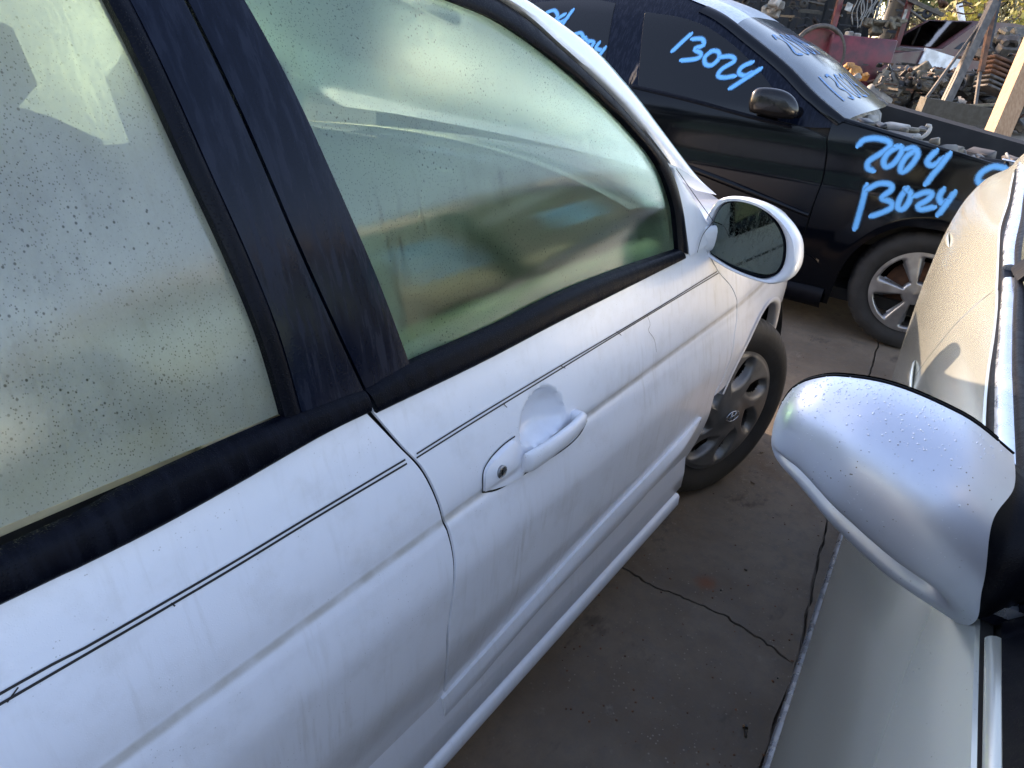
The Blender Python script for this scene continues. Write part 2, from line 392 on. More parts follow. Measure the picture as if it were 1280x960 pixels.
M['concrete'] = a.done(a.pr(base=c, rough=a.ramp(n3, .3, .7, .7, .95), normal=a.bump(a.math('ADD', a.math('MULTIPLY', n2, 1.0), a.math('MULTIPLY', a.noise(150, 3), .5)), .6, .004)))
a = N('dusty_yard_ground'); n1 = a.noise(.5, 6, .6); n2 = a.noise(14, 5, .7)
c = a.mix(a.ramp(n1, .35, .65), (.16, .13, .10), (.26, .21, .165)); c = a.mix(a.ramp(n2, .5, .8, 0, .6), c, (.08, .07, .06))
M['yard'] = a.done(a.pr(base=c, rough=.95, normal=a.bump(n2, .6, .01)))
def leafmat(name, c1, c2):
    a = N(name); oi = a.noise(1.3, 3)
    c = a.mix(a.ramp(oi, .3, .7), c1, c2)
    tl = a.n('ShaderNodeBsdfTranslucent'); a.set(tl.inputs[0], c); p = a.pr(base=c, rough=.6)
    m_ = a.n('ShaderNodeMixShader'); m_.inputs[0].default_value = .35; a.l(p, m_.inputs[1]); a.l(tl.outputs[0], m_.inputs[2])
    return a.done(m_.outputs[0])
M['leaf'] = leafmat('dark_leaves', (.025, .05, .02), (.06, .085, .03))
M['leaf_y'] = leafmat('yellow_green_leaves', (.16, .17, .035), (.26, .23, .06))
M['leaf_g'] = leafmat('grey_green_leaves', (.09, .10, .06), (.16, .15, .09))

# ------------------------------------------------------------------ cars: local x forward, y inward from the near (right) side, z up
class Car:
    def __init__(s, root, loc, rz, S):
        s.root = root; s.o = Vector(loc); s.rz = rz; s.S = S
        s.Ri = Matrix.Rotation(-rz, 3, 'Z'); s.Rf = Matrix.Rotation(rz, 3, 'Z')
        s.c = s.Ri @ (CAM_POS - s.o)
    def loc(s, p): return s.Ri @ (Vector(p)-s.o)
    def tr(s, px, py, off=0.0, full=False):        # where a sight line meets the car's side surface
        d = s.Ri @ ray(px, py); t = .15; P = s.c + d*t
        def g(t):
            P = s.c + d*t; return P.y - (s.S(P.x, P.z)-off)
        t0 = t
        while t < 9:
            if g(t) > 0: break
            t0 = t; t += .02
        a, b = t0, t
        for _ in range(22):
            m = (a+b)/2
            if g(m) > 0: b = m
            else: a = m
        P = s.c + d*b
        return P if full else Vector((P.x, P.z))
    def pts(s, L, off=0.0): return [s.tr(x, y, off) for x, y in L]
    def P3(s, q, off=0.0): return Vector((q[0], s.S(q[0], q[1])-off, q[1]))
    def sheet(s, name, g, mat, off=0.0, flange=.014, disp=None, parent=None, label=None, mirror=None, hole=None):
        mb = MB(); rows = []
        for r in g:
            rr = []
            for q in r:
                p = s.P3(q, off)
                if disp: p = p + disp(q[0], q[1])
                rr.append(p)
            rows.append(rr)
        if hole is None: mb.grid(rows)
        else:
            n = len(rows[0]); V = [v for r in rows for v in r]; F = []
            for j in range(len(rows)-1):
                for i in range(n-1):
                    q = g[j][i]
                    if not hole(q[0], q[1]): F.append((j*n+i, j*n+i+1, (j+1)*n+i+1, (j+1)*n+i))
            mb.add(V, F)
        if flange:
            n = len(rows[0]); m = len(rows)
            ring = [(0, i) for i in range(n)] + [(j, n-1) for j in range(1, m)] + [(m-1, i) for i in range(n-2, -1, -1)] + [(j, 0) for j in range(m-2, 0, -1)]
            A = [rows[j][i] for j, i in ring]; cen = [A[k] for k in range(len(A))]
            B = [p + Vector((0, flange*.25, 0)) for p in A]; Cc = [p + Vector((0, flange, 0)) for p in A]
            # grow the first ring outwards a hair so the edge reads as rolled
            for k in range(len(A)):
                t = (A[(k+1) % len(A)]-A[k-1]); nrm = Vector((t.z, 0, -t.x))
                if nrm.length > 0: nrm.normalize(); B[k] = B[k] + nrm*.0012; Cc[k] = Cc[k] + nrm*.0012
            mb.grid([A, B], closed=True); nfl = len(mb.F)
            mb.grid([B, Cc], closed=True)
        if mirror is not None:
            mb.V = [Vector((v.x, mirror-v.y, v.z)) for v in mb.V]
        o = mb.make(name, [mat, M['gap']] if flange else mat, parent or s.root, label=label, sharp=50)
        if flange:
            for p in o.data.polygons:
                if p.index >= nfl: p.material_index = 1
        return o
    def band(s, name, A, B, mat, off=0.0, bulge=.004, n=40, m=7, parent=None, smooth=True, label=None, depth=.012, mirror=None, taper=False):
        A = resample(A, n, smooth); B = resample(B, n, smooth); rows = []
        for i in range(n):
            r = []; k = 1.0 if not taper else min(1, (n-1-i)/(n*.12))
            a0 = s.P3(A[i], off-depth); r.append(a0)
            for j in range(m):
                t = j/(m-1); q = A[i].lerp(B[i], t); r.append(s.P3(q, off + bulge*k*(max(0, 4*t*(1-t)))**.5))
            r.append(s.P3(B[i], off-depth)); rows.append(r)
        mb = MB().grid(rows)
        nn = len(rows[0]); L = (n-1)*nn
        mb.add(rows[0], [tuple(range(nn))]); mb.add(rows[-1], [tuple(range(nn-1, -1, -1))])
        if mirror is not None: mb.V = [Vector((v.x, mirror-v.y, v.z)) for v in mb.V]
        return mb.make(name, mat, parent or s.root, label=label, sharp=50)
    def ribbon(s, pts, w, off, end=True):
        # flat stroke lying on the side surface; returns verts, faces, uvs
        pts = resample(pts, max(8, int(len(pts)*5))); V = []; UV = []; F = []
        n = len(pts)
        if end:
            t0 = (pts[1]-pts[0]).normalized()*w*.45; t1 = (pts[-1]-pts[-2]).normalized()*w*.45
            pts = [pts[0]-t0] + pts + [pts[-1]+t1]; n += 2
        for i, p in enumerate(pts):
            t = (pts[min(i+1, n-1)]-pts[max(i-1, 0)]).normalized(); nr = Vector((-t.y, t.x))
            k = .55 if (end and i in (0, n-1)) else 1.0
            for sgn, v in ((-1, 0.0), (0, .5), (1, 1.0)):
                q = p + nr*(w/2*sgn*k); V.append(s.P3(q, off))
                UV.append((i/n, v if k == 1 else .5+ (v-.5)*.9 + (.35 if v >= .5 else -.35)*.3))
            if i:
                for a in (0, 1): F.append(((i-1)*3+a, i*3+a, i*3+a+1, (i-1)*3+a+1))
        return V, F, UV
    def strokes(s, name, SL, w, off, mat, parent=None, label=None):
        for k, st in enumerate(SL):
            V, F, UV = s.ribbon(s.pts(st, off), w, off + k*.00025); stroke_obj(name, V, F, UV, mat, parent or s.root, label)

def stroke_obj(name, V, F, UV, mat, parent, label=None):
    me = bpy.data.meshes.new(name); me.from_pydata([tuple(v) for v in V], [], F); me.materials.append(mat)
    ul = me.uv_layers.new(name='UVMap')
    for lp in me.loops: ul.data[lp.index].uv = UV[lp.vertex_index]
    o = bpy.data.objects.new(name, me); COL.objects.link(o); o.parent = parent
    if label: o['label'] = label
    return o

def wheel(car, name, x, y, z, R, W, rimR, steer, cover, side=1, emblem=False):
    """wheel centre plane outer face at local y; side=1: outer face looks to -y"""
    T = Matrix.Translation((x, y, z)) @ Matrix.Rotation(steer, 4, 'Z')
    if side < 0: T = T @ Matrix.Rotation(pi, 4, 'Z')
    h = W/2
    prof = [(rimR-.004, .012), (rimR+.012, .004), (rimR+.035, -.006), (R-.045, -.008), (R-.022, .000), (R-.008, .012), (R-.002, .026)]
    for k in range(4):
        y0 = .026 + (W-.052)*(k+.5)/4.0
        prof += [(R, y0-.012), (R, y0+.004), (R-.007, y0+.007), (R-.007, y0+.011)]
    prof += [(R-.002, W-.026), (R-.01, W-.012), (R-.03, W), (R-.06, W+.004), (rimR-.004, W-.012)]
    def fn(r, a, q):
        if r > R-.012 and (a < .045 or a > W-.045):
            if (int(q*180/pi/2.0) % 3) == 0: r -= .005
        return r, a
    tr = MB().rev(prof, 180, T, fn=fn).make('tyre', M['tyre'], car.root, sharp=40)
    # rim barrel and dark back disc (sub-parts of the tyre group are kept as one wheel)
    rim = MB().rev([(rimR, .012), (rimR-.012, .016), (rimR-.02, .05), (rimR-.03, W-.02), (rimR, W-.01)], 64, T).make('rim', M['steel'] if cover else M['alloy'], tr)
    brake = MB().rev([(.001, .085), (.14, .085), (.14, .10), (.001, .10)], 40, T).make('brake_disc', M['rust'], tr)
    nr, na = (46, 336) if cover else (30, 200); rows = []; keep = []
    def face(r, q):
        rn = r/rimR
        if cover:
            k = 7; aa = ((q/(2*pi)*k) % 1) - .5; rc = rimR*.66; da = aa*2*pi/k*r
            sk = da*.92 + (r-rc)*.38
            e = sqrt((sk/(rimR*.15))**2 + ((r-rc)/(rimR*.235))**2)
            dep = 1/(1+exp((e-.92)*9)); dome = .016*(1-rn**2)
            step = .004 if rn > .93 else 0
            hub = .006*exp(-((rn-.0)/.22)**4)
            nut = 0
            return -(.004+dome+hub) + dep*.034 + step, dep > .68
        k = 5; aa = abs(((q/(2*pi)*k) % 1) - .5)*2      # 0 at spoke centre .. 1 between
        half = .44 - .10*(rn-.3)
        dep = 1/(1+exp(-(aa-half)*26)) if .27 < rn < .87 else 0
        return -(.002+.022*(1-rn)**1.2) + dep*.028 + (.012 if .27 < rn < .87 else 0)*0, dep > .8
    V = []; F = []; dp = []
    for j in range(nr+1):
        r = rimR*.992*j/nr if j else .0008
        for i in range(na):
            q = 2*pi*i/na; y_, hk = face(r, q); V.append(T @ Vector((r*cos(q), y_+.004, r*sin(q)))); dp.append(hk)
    for j in range(nr):
        for i in range(na):
            f = (j*na+i, j*na+(i+1) % na, (j+1)*na+(i+1) % na, (j+1)*na+i)
            if not all(dp[k] for k in f): F.append(f)
    fc = mesh('wheel_cover' if cover else 'wheel_spokes', V, F, M['cover'] if cover else M['alloy'], tr)
    if cover:
        mb = MB()
        for k in range(24):
            pass
        ov = [T @ Vector((.028*cos(t), -.027, .017*sin(t))) for t in [2*pi*i/24 for i in range(25)]]
        mb.tube(ov, .0022, 6, cap=False)
        for sx in (-1, 1): mb.tube([T @ Vector((sx*.009-.004, -.027, -.012)), T @ Vector((sx*.009+.004, -.027, .012))], .0022, 6)
        mb.tube([T @ Vector((-.009, -.027, -.002)), T @ Vector((.009, -.027, .002))], .0020, 6)
        mb.make('wheel_emblem', M['chrome'], tr)
    return tr

# ======================================================================================= WHITE SEDAN
PW = pchip([(.08, .07), (.15, .05), (.22, .034), (.30, .016), (.40, -.006), (.50, -.021), (.61, -.021), (.70, -.003), (.722, .004), (.745, .0075), (.85, .037), (.93, .061), (.955, .068), (1.05, .095), (1.15, .130), (1.25, .173), (1.35, .228), (1.42, .285), (1.50, .39)])
def SWf(x, z):
    y = PW(z)
    zc = .707 + .021*(x+1.86)
    y += .0025*exp(-((z-zc)/.007)**2)
    if x > -.3: y += .17*(x+.3)**2
    if x < -2.5: y += .05*(x+2.5)**2
    return y
white = empty('parked_car', 'white sedan with fogged windows and black pinstripes parked on the left', 'car', (0, 0, 0))
WC = Car(white, (0, 0, 0), 0.0, SWf)
WID = 1.70
T = WC.pts
gapR = T([(460, 515), (500, 557), (530, 590), (552, 640), (566, 685), (567, 740), (560, 810), (552, 881), (540, 925)])
gapF = T([(897, 338), (915, 360), (921, 385), (918, 420), (905, 470), (893, 495)])
def hsh(q, dx): return Vector((q[0]+dx, q[1]))
rev = lambda L: list(reversed(L))
V2 = lambda x, z: Vector((x, z))
# rear door: from the gap back to the rear arch
rear_r = [hsh(p, -.0032) for p in rev(gapR)]
zb = rear_r[0][1]
g = coons([V2(-2.36, zb), V2(-1.9, zb), rear_r[0]], [V2(-2.40, .915), V2(-1.95, .905), rear_r[-1]], [V2(-2.36, zb), V2(-2.22, .42), V2(-2.22, .6), V2(-2.40, .915)], rear_r, 90, 70)
rear_door = WC.sheet('rear_door', g, M['white'])
# front door
bowl_c = T([(672, 520)])[0]; 
def bowl(x, z):
    u = (x-(-1.146))/.064; v = (z-.760)/.062
    # half round scoop above the handle bar, floor deepest behind the bar
    e = u*u + (v*v if v > 0 else (v*2.2)**2)
    if e >= 1: return Vector((0, 0, 0))
    return Vector((0, .036*(1-e)**.75, 0))
front_l = [hsh(p, .0028) for p in rev(gapR)]
front_r = [hsh(p, -.0026) for p in rev(gapF)]
fb = front_l[0]
g = coons([fb, V2(-.9, fb[1]+.02), V2(-.42, .30)], [V2(front_l[-1][0], .915), V2(-1.0, .916), V2(-.60, .921), V2(-.47, .93)],
          front_l[:-1] + [V2(front_l[-1][0], .915)], [V2(-.42, .30), V2(-.375, .40)] + front_r + [V2(-.47, .93)], 220, 150)
front_door = WC.sheet('front_door', g, M['white'], disp=bowl)
# front fender with wheel arch
AR = .372; AZ = .30; AX = .0
arch = [V2(AX+AR*cos(radians(t)), AZ+AR*sin(radians(t))) for t in range(150, 12, -6)]; arch[1] = arch[1]*.5 + arch[2]*.5
fl = [hsh(p, .0026) for p in rev(gapF)]
arch[0] = fl[0]
zt = lambda x: .925 - .125*max(0, (x+.40))**1.0
g = coons(arch, [V2(-.455, zt(-.455)), V2(-.1, zt(-.1)), V2(.15, zt(.15)), V2(.43, zt(.43))], [arch[0]] + fl[1:] + [V2(-.455, zt(-.455))], [arch[-1], V2(.43, .55), V2(.43, zt(.43))], 80, 40)
fender = WC.sheet('front_fender', g, M['white'])
hoodz = lambda x: .992 - .15*max(0, x+.42)**1.15
rows = []
for i in range(50):
    x = -.50 + .94*i/49; z0 = zt(x); z1 = hoodz(x); y0 = SWf(x, z0); r = []
    for k in range(10):
        t = k/9*pi/2; r.append(Vector((x, y0 + .13*(1-cos(t)), z0 + (z1-z0)*sin(t))))
    rows.append(r)
MB().grid(rows).make('fender_shoulder', M['white'], white)
rows = []
for i in range(40):
    x = -.44 + 1.12*i/39; z1 = hoodz(x); y0 = SWf(min(x, .43), zt(x)) + .134 + (.5*max(0, x-.43)**1.2)
    rows.append([Vector((x - .25*(2*t-1)**2*(1 if x > 0 else .6) , y0 + (WID-2*y0)*t, z1 + .035*(1-(2*t-1)**2) + .002)) for t in [k/24 for k in range(25)]])
MB().grid(rows).make('hood', M['white'], white)
rows = [[Vector((AX+(AR+dr)*cos(radians(t)), SWf(AX+AR*cos(radians(t)), AZ+AR*sin(radians(t)))+dy, AZ+(AR+dr)*sin(radians(t)))) for dr, dy in ((.012, -.0015), (.004, -.004), (-.004, .0), (-.008, .010), (-.006, .03))] for t in range(146, 8, -3)]
MB().grid(rows).make('arch_lip', M['white_plain'], white)
rows = [[Vector((AX+(AR+.03)*cos(radians(t)), y, AZ+(AR+.03)*sin(radians(t)))) for y in (.03, .15, .34)] for t in range(200, -25, -9)]
mb = MB().grid(rows); mb.grid([[Vector((AX+.40*cos(radians(t))*k, .34, AZ+.40*sin(radians(t))*k)) for k in (0.02, .5, 1)] for t in range(200, -25, -9)])
mb.make('wheel_well', M['dark'], white)
# sills, mouldings
mt = T([(482, 958), (550, 884)]); 
mold_top = T([(557, 877), (662, 760), (760, 652), (830, 578), (880, 523)], .012); mold_low = T([(546, 912), (675, 760), (780, 650), (850, 567), (879, 527)], .012)
slip = T([(573, 914), (700, 774), (800, 660), (858, 580), (880, 530)], .006)
WC.band('door_moulding', mold_top, mold_low, M['white_plain'], off=.006, bulge=.013, n=60, m=5, taper=True)
for sl3, w3 in ((mold_low, .0035), (slip[:-1], .0028)):
    V, F, UV = WC.ribbon(sl3, w3, .0065, end=False); mesh('sill_seam', V, F, M['gap'], white)
rt = T([(482, 958), (515, 921), (548, 886)]); rl = T([(515, 958), (530, 936), (545, 905)])
bk = V2(-2.25, rt[0][1]-.01); bk2 = V2(-2.25, rl[0][1]-.01)
WC.band('rear_door_moulding', [bk]+rt, [bk2]+rl, M['white_plain'], off=.006, bulge=.013, n=40, m=5)
# rocker sill
rows = []
for i in range(60):
    x = -2.30 + 1.86*i/59; zr = .205 + .045*(x+1.37)
    rows.append([Vector((x, yy, zr+dz)) for yy, dz in ((.03, .006), (.006, .004), (-.008, .002), (-.013, -.004), (-.014, -.030), (-.008, -.045), (.02, -.055), (.10, -.06))])
MB().grid(rows).make('rocker_sill', M['white_plain'], white, sharp=60)
# lower skirt between the door bottom and the sill
rows = []
for i in range(60):
    x = -2.30 + 1.88*i/59; zr = .205 + .045*(x+1.37); zt2 = .34 + .03*(x+1.37)
    rows.append([Vector((x, yy, zz)) for yy, zz in ((.012, zr+.004), (-.004, zr+.012), (SWf(x, zt2)*.5-.004, (zr+zt2)/2), (SWf(x, zt2)+.004, zt2))])
MB().grid(rows).make('door_lower_skin', M['white_plain'], white)
# dark inner body behind the gaps
rows = [[Vector((x, SWf(x, z)+.046, z)) for z in [.14 + .78*k/16 for k in range(17)]] for x in [-2.4 + 2.05*i/40 for i in range(41)]]
def inner_ok(i): return True
MB().grid(rows).make('inner_shell', M['gap'], white)
# belt line strips and black trim
bl_r = T([(0, 752), (100, 705), (200, 655), (300, 600), (400, 543), (459, 514)]); bu_r = T([(0, 690), (150, 615), (250, 568), (357, 522), (440, 490), (453, 487)])
bl_r = [V2(-2.4, .905)] + bl_r; bu_r = [V2(-2.4, .945)] + bu_r
WC.band('rear_belt_moulding', bl_r, bu_r, M['rubber'], off=.004, bulge=.008, n=60, m=9)
bl_f = T([(468, 515), (600, 452), (700, 400), (800, 350), (853, 323)]); bu_f = T([(455, 487), (510, 455), (620, 407), (700, 367), (780, 335), (848, 312)])
WC.band('front_belt_moulding', bl_f, bu_f, M['rubber'], off=.004, bulge=.008, n=60, m=9)
# pillar films either side of the door gap
topz = 1.385
gap_up = T([(460, 497), (410, 390), (365, 290), (300, 140), (232, 0)]); gd = (gap_up[-1]-gap_up[-2]); gap_up.append(gap_up[-1]+gd*((topz-gap_up[-1][1])/gd[1]))
rg_e = T([(357, 523), (330, 430), (290, 330), (235, 210), (185, 100), (135, 0)]); d_ = rg_e[-1]-rg_e[-2]; rg_e.append(rg_e[-1]+d_*((topz-rg_e[-1][1])/d_[1]))
fg_e = T([(512, 456), (470, 345), (420, 230), (365, 110), (305, 0)]); d_ = fg_e[-1]-fg_e[-2]; fg_e.append(fg_e[-1]+d_*((topz-.012-fg_e[-1][1])/d_[1]))
WC.band('rear_pillar_trim', [hsh(p, .020) for p in rg_e], [hsh(p, -.0028) for p in gap_up], M['film'], off=.002, bulge=.0015, n=40, m=9, depth=.02)
WC.band('rear_glass_seal', [hsh(p, .0) for p in rg_e], [hsh(p, .021) for p in rg_e], M['rubber'], off=.0, bulge=.003, n=40, m=5, depth=.02)
WC.band('front_pillar_trim', [hsh(p, .0022) for p in gap_up], fg_e, M['film'], off=.001, bulge=.0015, n=40, m=9, depth=.02)
# front window: glass edge, frame, outer pillar
gt = T([(560, 0), (620, 25), (680, 65), (740, 115), (790, 165), (825, 210), (843, 262)]); gt0 = fg_e[-1]
gtop = [gt0, V2(-1.38, 1.378), V2(-1.25, 1.377)] + gt
gbot = T([(512, 456), (620, 409), (700, 369), (780, 337), (848, 313)])
g = coons(gbot, gtop, fg_e, [gbot[-1], gtop[-1]], 60, 50)
WC.sheet('front_window', g, M['glass_f'], off=-.010, flange=0)
fo = T([(590, 0), (640, 10), (700, 60), (760, 115), (800, 160), (836, 207), (853, 262), (860, 318)])
fo = [V2(-1.55, 1.40), V2(-1.35, 1.405), V2(-1.18, 1.40)] + fo[1:]
gin = gtop + [gbot[-1]]
WC.band('window_frame', [hsh(p, 0) for p in gin], fo, M['rubber'], off=.0, bulge=.007, n=90, m=7, depth=.03)
ap_in = [hsh(p, .003) for p in fo[:-2]]; ap_in = [V2(p[0], p[1]+.004) for p in ap_in]
apo = T([(660, 0), (720, 45), (780, 105), (830, 170), (870, 222), (893, 243)]); 
apo = [V2(-1.55, 1.43), V2(-1.35, 1.437), V2(-1.15, 1.428)] + apo[1:]
WC.band('front_pillar', ap_in, apo, M['white'], off=.004, bulge=.008, n=80, m=9, depth=.05)
for sl2 in ([(838, 209), (862, 243), (886, 276)], [(885, 276), (872, 292), (865, 314)]):
    V, F, UV = WC.ribbon(T(sl2), .0022, .0125, end=False); mesh('sail_seam', V, F, M['gap'], white)
# sail panel in front of the window
sailA = T([(838, 209), (852, 262), (861, 319)]); sailB = T([(840, 209), (868, 255), (886, 285)]) + T([(905, 318)])
WC.band('mirror_sail_panel', rev(sailA), rev([sailA[0]+V2(.003, 0)] + sailB[1:3] + [sailA[-1]+V2(.13, 0)]) if False else [V2(sailA[-1][0]+.14, .932), V2(sailA[1][0]+.075, (sailA[1][1]+.0)), V2(sailA[0][0]+.004, sailA[0][1])], M['white_plain'], off=.003, bulge=.004, n=30, m=7, depth=.03)
# rear window
g = coons([V2(-2.36, .945), V2(-2.0, .948), V2(rg_e[0][0], rg_e[0][1])], [V2(-2.25, 1.30), V2(-1.95, 1.375), rg_e[-1]+V2(.012, 0)], [V2(-2.36, .945), V2(-2.25, 1.30)], [p+V2(.012, 0) for p in rg_e], 40, 40)
WC.sheet('rear_window', g, M['glass_r'], off=-.012, flange=0)
WC.band('rear_window_frame', [V2(-2.36, .945), V2(-2.25, 1.30), V2(-1.95, 1.375), rg_e[-1]+V2(.02, 0)], [V2(-2.42, .945), V2(-2.30, 1.33), V2(-1.95, 1.41), rg_e[-1]+V2(.08, .022)], M['rubber'], n=40, m=5, depth=.03)
# quarter panel and tail
g = coons([V2(-3.42, .30), V2(-2.98, .30), V2(-2.90, .56), V2(-2.61, .68), V2(-2.36, .56), V2(-2.25, .45)], [V2(-3.48, .95), V2(-3.0, .96), V2(-2.44, .93)], [V2(-3.42, .30), V2(-3.48, .95)], [V2(-2.25, .45), V2(-2.24, .6), V2(-2.43, .93)], 40, 24)
WC.sheet('quarter_panel', g, M['white'])
WC.sheet('quarter_panel', g, M['white'], mirror=WID)
# far side of the body: door skins below the belt, pillars above, so the sun comes in through its windows
g = coons([V2(-2.25, .16), V2(-.42, .16)], [V2(-2.42, .93), V2(-.5, .93)], [V2(-2.25, .16), V2(-2.42, .93)], [V2(-.42, .16), V2(-.32, .6), V2(-.5, .93)], 30, 20)
WC.sheet('far_door', g, M['white'], mirror=WID)
g = coons(arch, [V2(-.455, zt(-.455)), V2(-.1, zt(-.1)), V2(.43, zt(.43))], [arch[0], V2(-.31, .6), V2(-.455, zt(-.455))], [arch[-1], V2(.43, zt(.43))], 40, 20)
WC.sheet('far_fender', g, M['white'], mirror=WID)
WC.band('far_pillar', [V2(-1.60, .93), V2(-1.60, 1.40)], [V2(-1.42, .93), V2(-1.48, 1.40)], M['film'], n=12, m=5, mirror=WID)
WC.band('far_window_frame', [hsh(p, 0) for p in gin], fo, M['rubber'], off=.0, bulge=.007, n=60, m=5, depth=.03, mirror=WID)
WC.band('far_roof_rail', [V2(-2.5, 1.33), V2(-2.2, 1.36), V2(-1.3, 1.37)], [V2(-2.5, 1.40), V2(-2.2, 1.43), V2(-1.3, 1.445)], M['white'], n=20, m=5, depth=.03, mirror=WID)
WC.band('far_front_pillar', ap_in, apo, M['white'], off=.004, bulge=.008, n=60, m=5, depth=.05, mirror=WID)
g = coons([V2(-2.36, .93), V2(-.5, .93)], [V2(-2.25, 1.36), V2(-1.4, 1.39), V2(-1.0, 1.345), V2(-.62, 1.12)], [V2(-2.36, .93), V2(-2.25, 1.36)], [V2(-.5, .93), V2(-.62, 1.12)], 30, 16)
WC.sheet('far_window', g, M['glass_o'], off=-.012, flange=0, mirror=WID)
# roof, windscreen, rear screen
apo3 = [WC.P3(p, .006) for p in resample(apo, 40)]
def across(p, bz, bx, n=21):
    q = Vector((p.x, WID-p.y, p.z)); return [p.lerp(q, t) + Vector((bx*(1-(2*t-1)**2), 0, bz*(1-(2*t-1)**4))) for t in [k/(n-1) for k in range(n)]]
kroof = [p for p in apo3 if p.x < -1.08]; kws = [p for p in apo3 if p.x >= -1.10]
back = [Vector((-2.75, SWf(-2.75, 1.0)+.06, 1.02)), Vector((-2.62, SWf(-2.6, 1.12)+.05, 1.14)), Vector((-2.45, SWf(-2.4, 1.28)+.03, 1.28)), Vector((-2.25, SWf(-2.2, 1.38)+.01, 1.385)), Vector((-1.9, SWf(-1.9, 1.42), 1.42))]
rows = [across(p, .035, 0) for p in [back[3], back[4]] + kroof]
rows = [[q for q in r] for r in rows]
MB().grid(rows).make('roof', M['white'], white)
MB().grid([across(p, .035-.015*min(1, i/5), .10*min(1, i/6)) for i, p in enumerate([kroof[-1]]+kws[1:])]).make('windscreen', M['glass_o'], white)
MB().grid([across(p, .02+.005*i, -.05*(1-i/3)) for i, p in enumerate(back[:4])]).make('rear_screen', M['glass_o'], white)
MB().grid([[Vector((x, y0, z)) for y0 in [SWf(x, .95)+.02 + (WID-2*SWf(x, .95)-.04)*k/10 for k in range(11)]] for x, z in ((-2.70, 1.01), (-3.0, 1.03), (-3.42, 1.00), (-3.5, .95), (-3.52, .6), (-3.48, .3))]).make('trunk_lid', M['white'], white, sharp=50)
WC.band('rear_roof_pillar', [V2(-2.36, .94), V2(-2.26, 1.33), V2(-2.0, 1.40)], [V2(-2.80, .98), V2(-2.46, 1.30), V2(-2.1, 1.43)], M['white'], n=20, m=6, depth=.03)
WC.band('rear_roof_pillar', [V2(-2.36, .94), V2(-2.26, 1.33), V2(-2.0, 1.40)], [V2(-2.80, .98), V2(-2.46, 1.30), V2(-2.1, 1.43)], M['white'], n=20, m=6, depth=.03, mirror=WID)
mb = MB().box((-1.35, .85, .18), (3.6, 1.45, .06)); mb.make('floor_pan', M['dark'], white, smooth=False)
mb = MB().box((.05, .85, .5), (.7, .9, .5)); mb.make('engine_block', M['oily'], white, smooth=False)
bc = resample([V2(.435, .10), V2(.56, .22), V2(.68, .48), V2(.72, .85), V2(.68, 1.22), V2(.56, 1.48), V2(.435, 1.60)], 30)
MB().grid([[Vector((p.x - k*.02, p.y, z)) for p in bc] for z, k in ((.22, 1), (.30, 0), (.50, -1), (.66, 0), (.80, 3))]).make('sun_blocking_bumper', M['white_plain'], white)  # unseen bumper sheet, added to keep sunlight off the ground beside the wheel
g = coons([V2(-.64, .915), V2(-.34, .915)], [V2(-.60, 1.13), V2(-.34, 1.01)], [V2(-.64, .915), V2(-.60, 1.13)], [V2(-.34, .915), V2(-.34, 1.01)], 8, 8)
WC.sheet('far_sail_panel', g, M['white'], mirror=WID, off=.004)
# pinstripes
pu = T([(0, 866), (100, 812), (200, 755), (300, 697), (400, 637), (506, 574)]); pl = T([(0, 879), (100, 821), (200, 763), (300, 704), (400, 643), (508, 579)])
pu2 = T([(520, 567), (600, 517), (700, 457), (808, 393), (896, 339)]); pl2 = T([(520, 572), (600, 522), (700, 461), (808, 395), (898, 341)])
def stripe(P, w, brk=None, ext=False):
    if ext: P = [V2(-2.35, P[0][1]+.002)] + P
    V, F, UV = WC.ribbon(P, w, .0011, end=False); mesh('pinstripe', V, F, M['stripe'], white)
stripe(pu, .0026, ext=True); stripe(pl, .0026, ext=True); stripe(pu2, .0023); stripe(pl2, .0023)
# lifted end of the tape and the long scratch
sc = T([(808, 393), (812, 405), (810, 413), (817, 424), (820, 440)])
V, F, UV = WC.ribbon(sc, .0009, .0013, end=False); mesh('scratch', V, F, M['stripe'], white)
for a_, b_ in (((628, 504), (633, 509)), ((700, 457), (706, 460)), ((770, 414), (776, 419)), ((213, 753), (218, 757)), ((8, 877), (22, 858))):
    V, F, UV = WC.ribbon(T([a_, b_]), .0014, .0013, end=False); mesh('pinstripe_chip', V, F, M['stripe'], white)
# door handle: escutcheon plate, pull bar, lock
def plate(outline, off, bulge, name, mat, parent, nr=8):
    c = sum(outline, V2(0, 0))/len(outline); O = resample(outline + [outline[0]], 48)[:-1]
    V = [WC.P3(p, -.004) for p in O] ; rows = [V]
    for k in range(nr):
        t = k/nr; s_ = 1-t; rows.append([WC.P3(c.lerp(p, s_), off + bulge*(1-s_**2.2)) for p in O])
    mb = MB().grid(rows, closed=True); n = len(O); last = rows[-1]; mb.add(last, [tuple(range(n))])
    return mb.make(name, mat, parent, sharp=60)
lockp = T([(604, 613), (605, 592), (614, 575), (630, 558), (641, 550), (648, 560), (653, 575), (653, 590), (640, 601), (622, 608)])
esc = plate(lockp, .0045, .0055, 'door_handle', M['white_plain'], white)
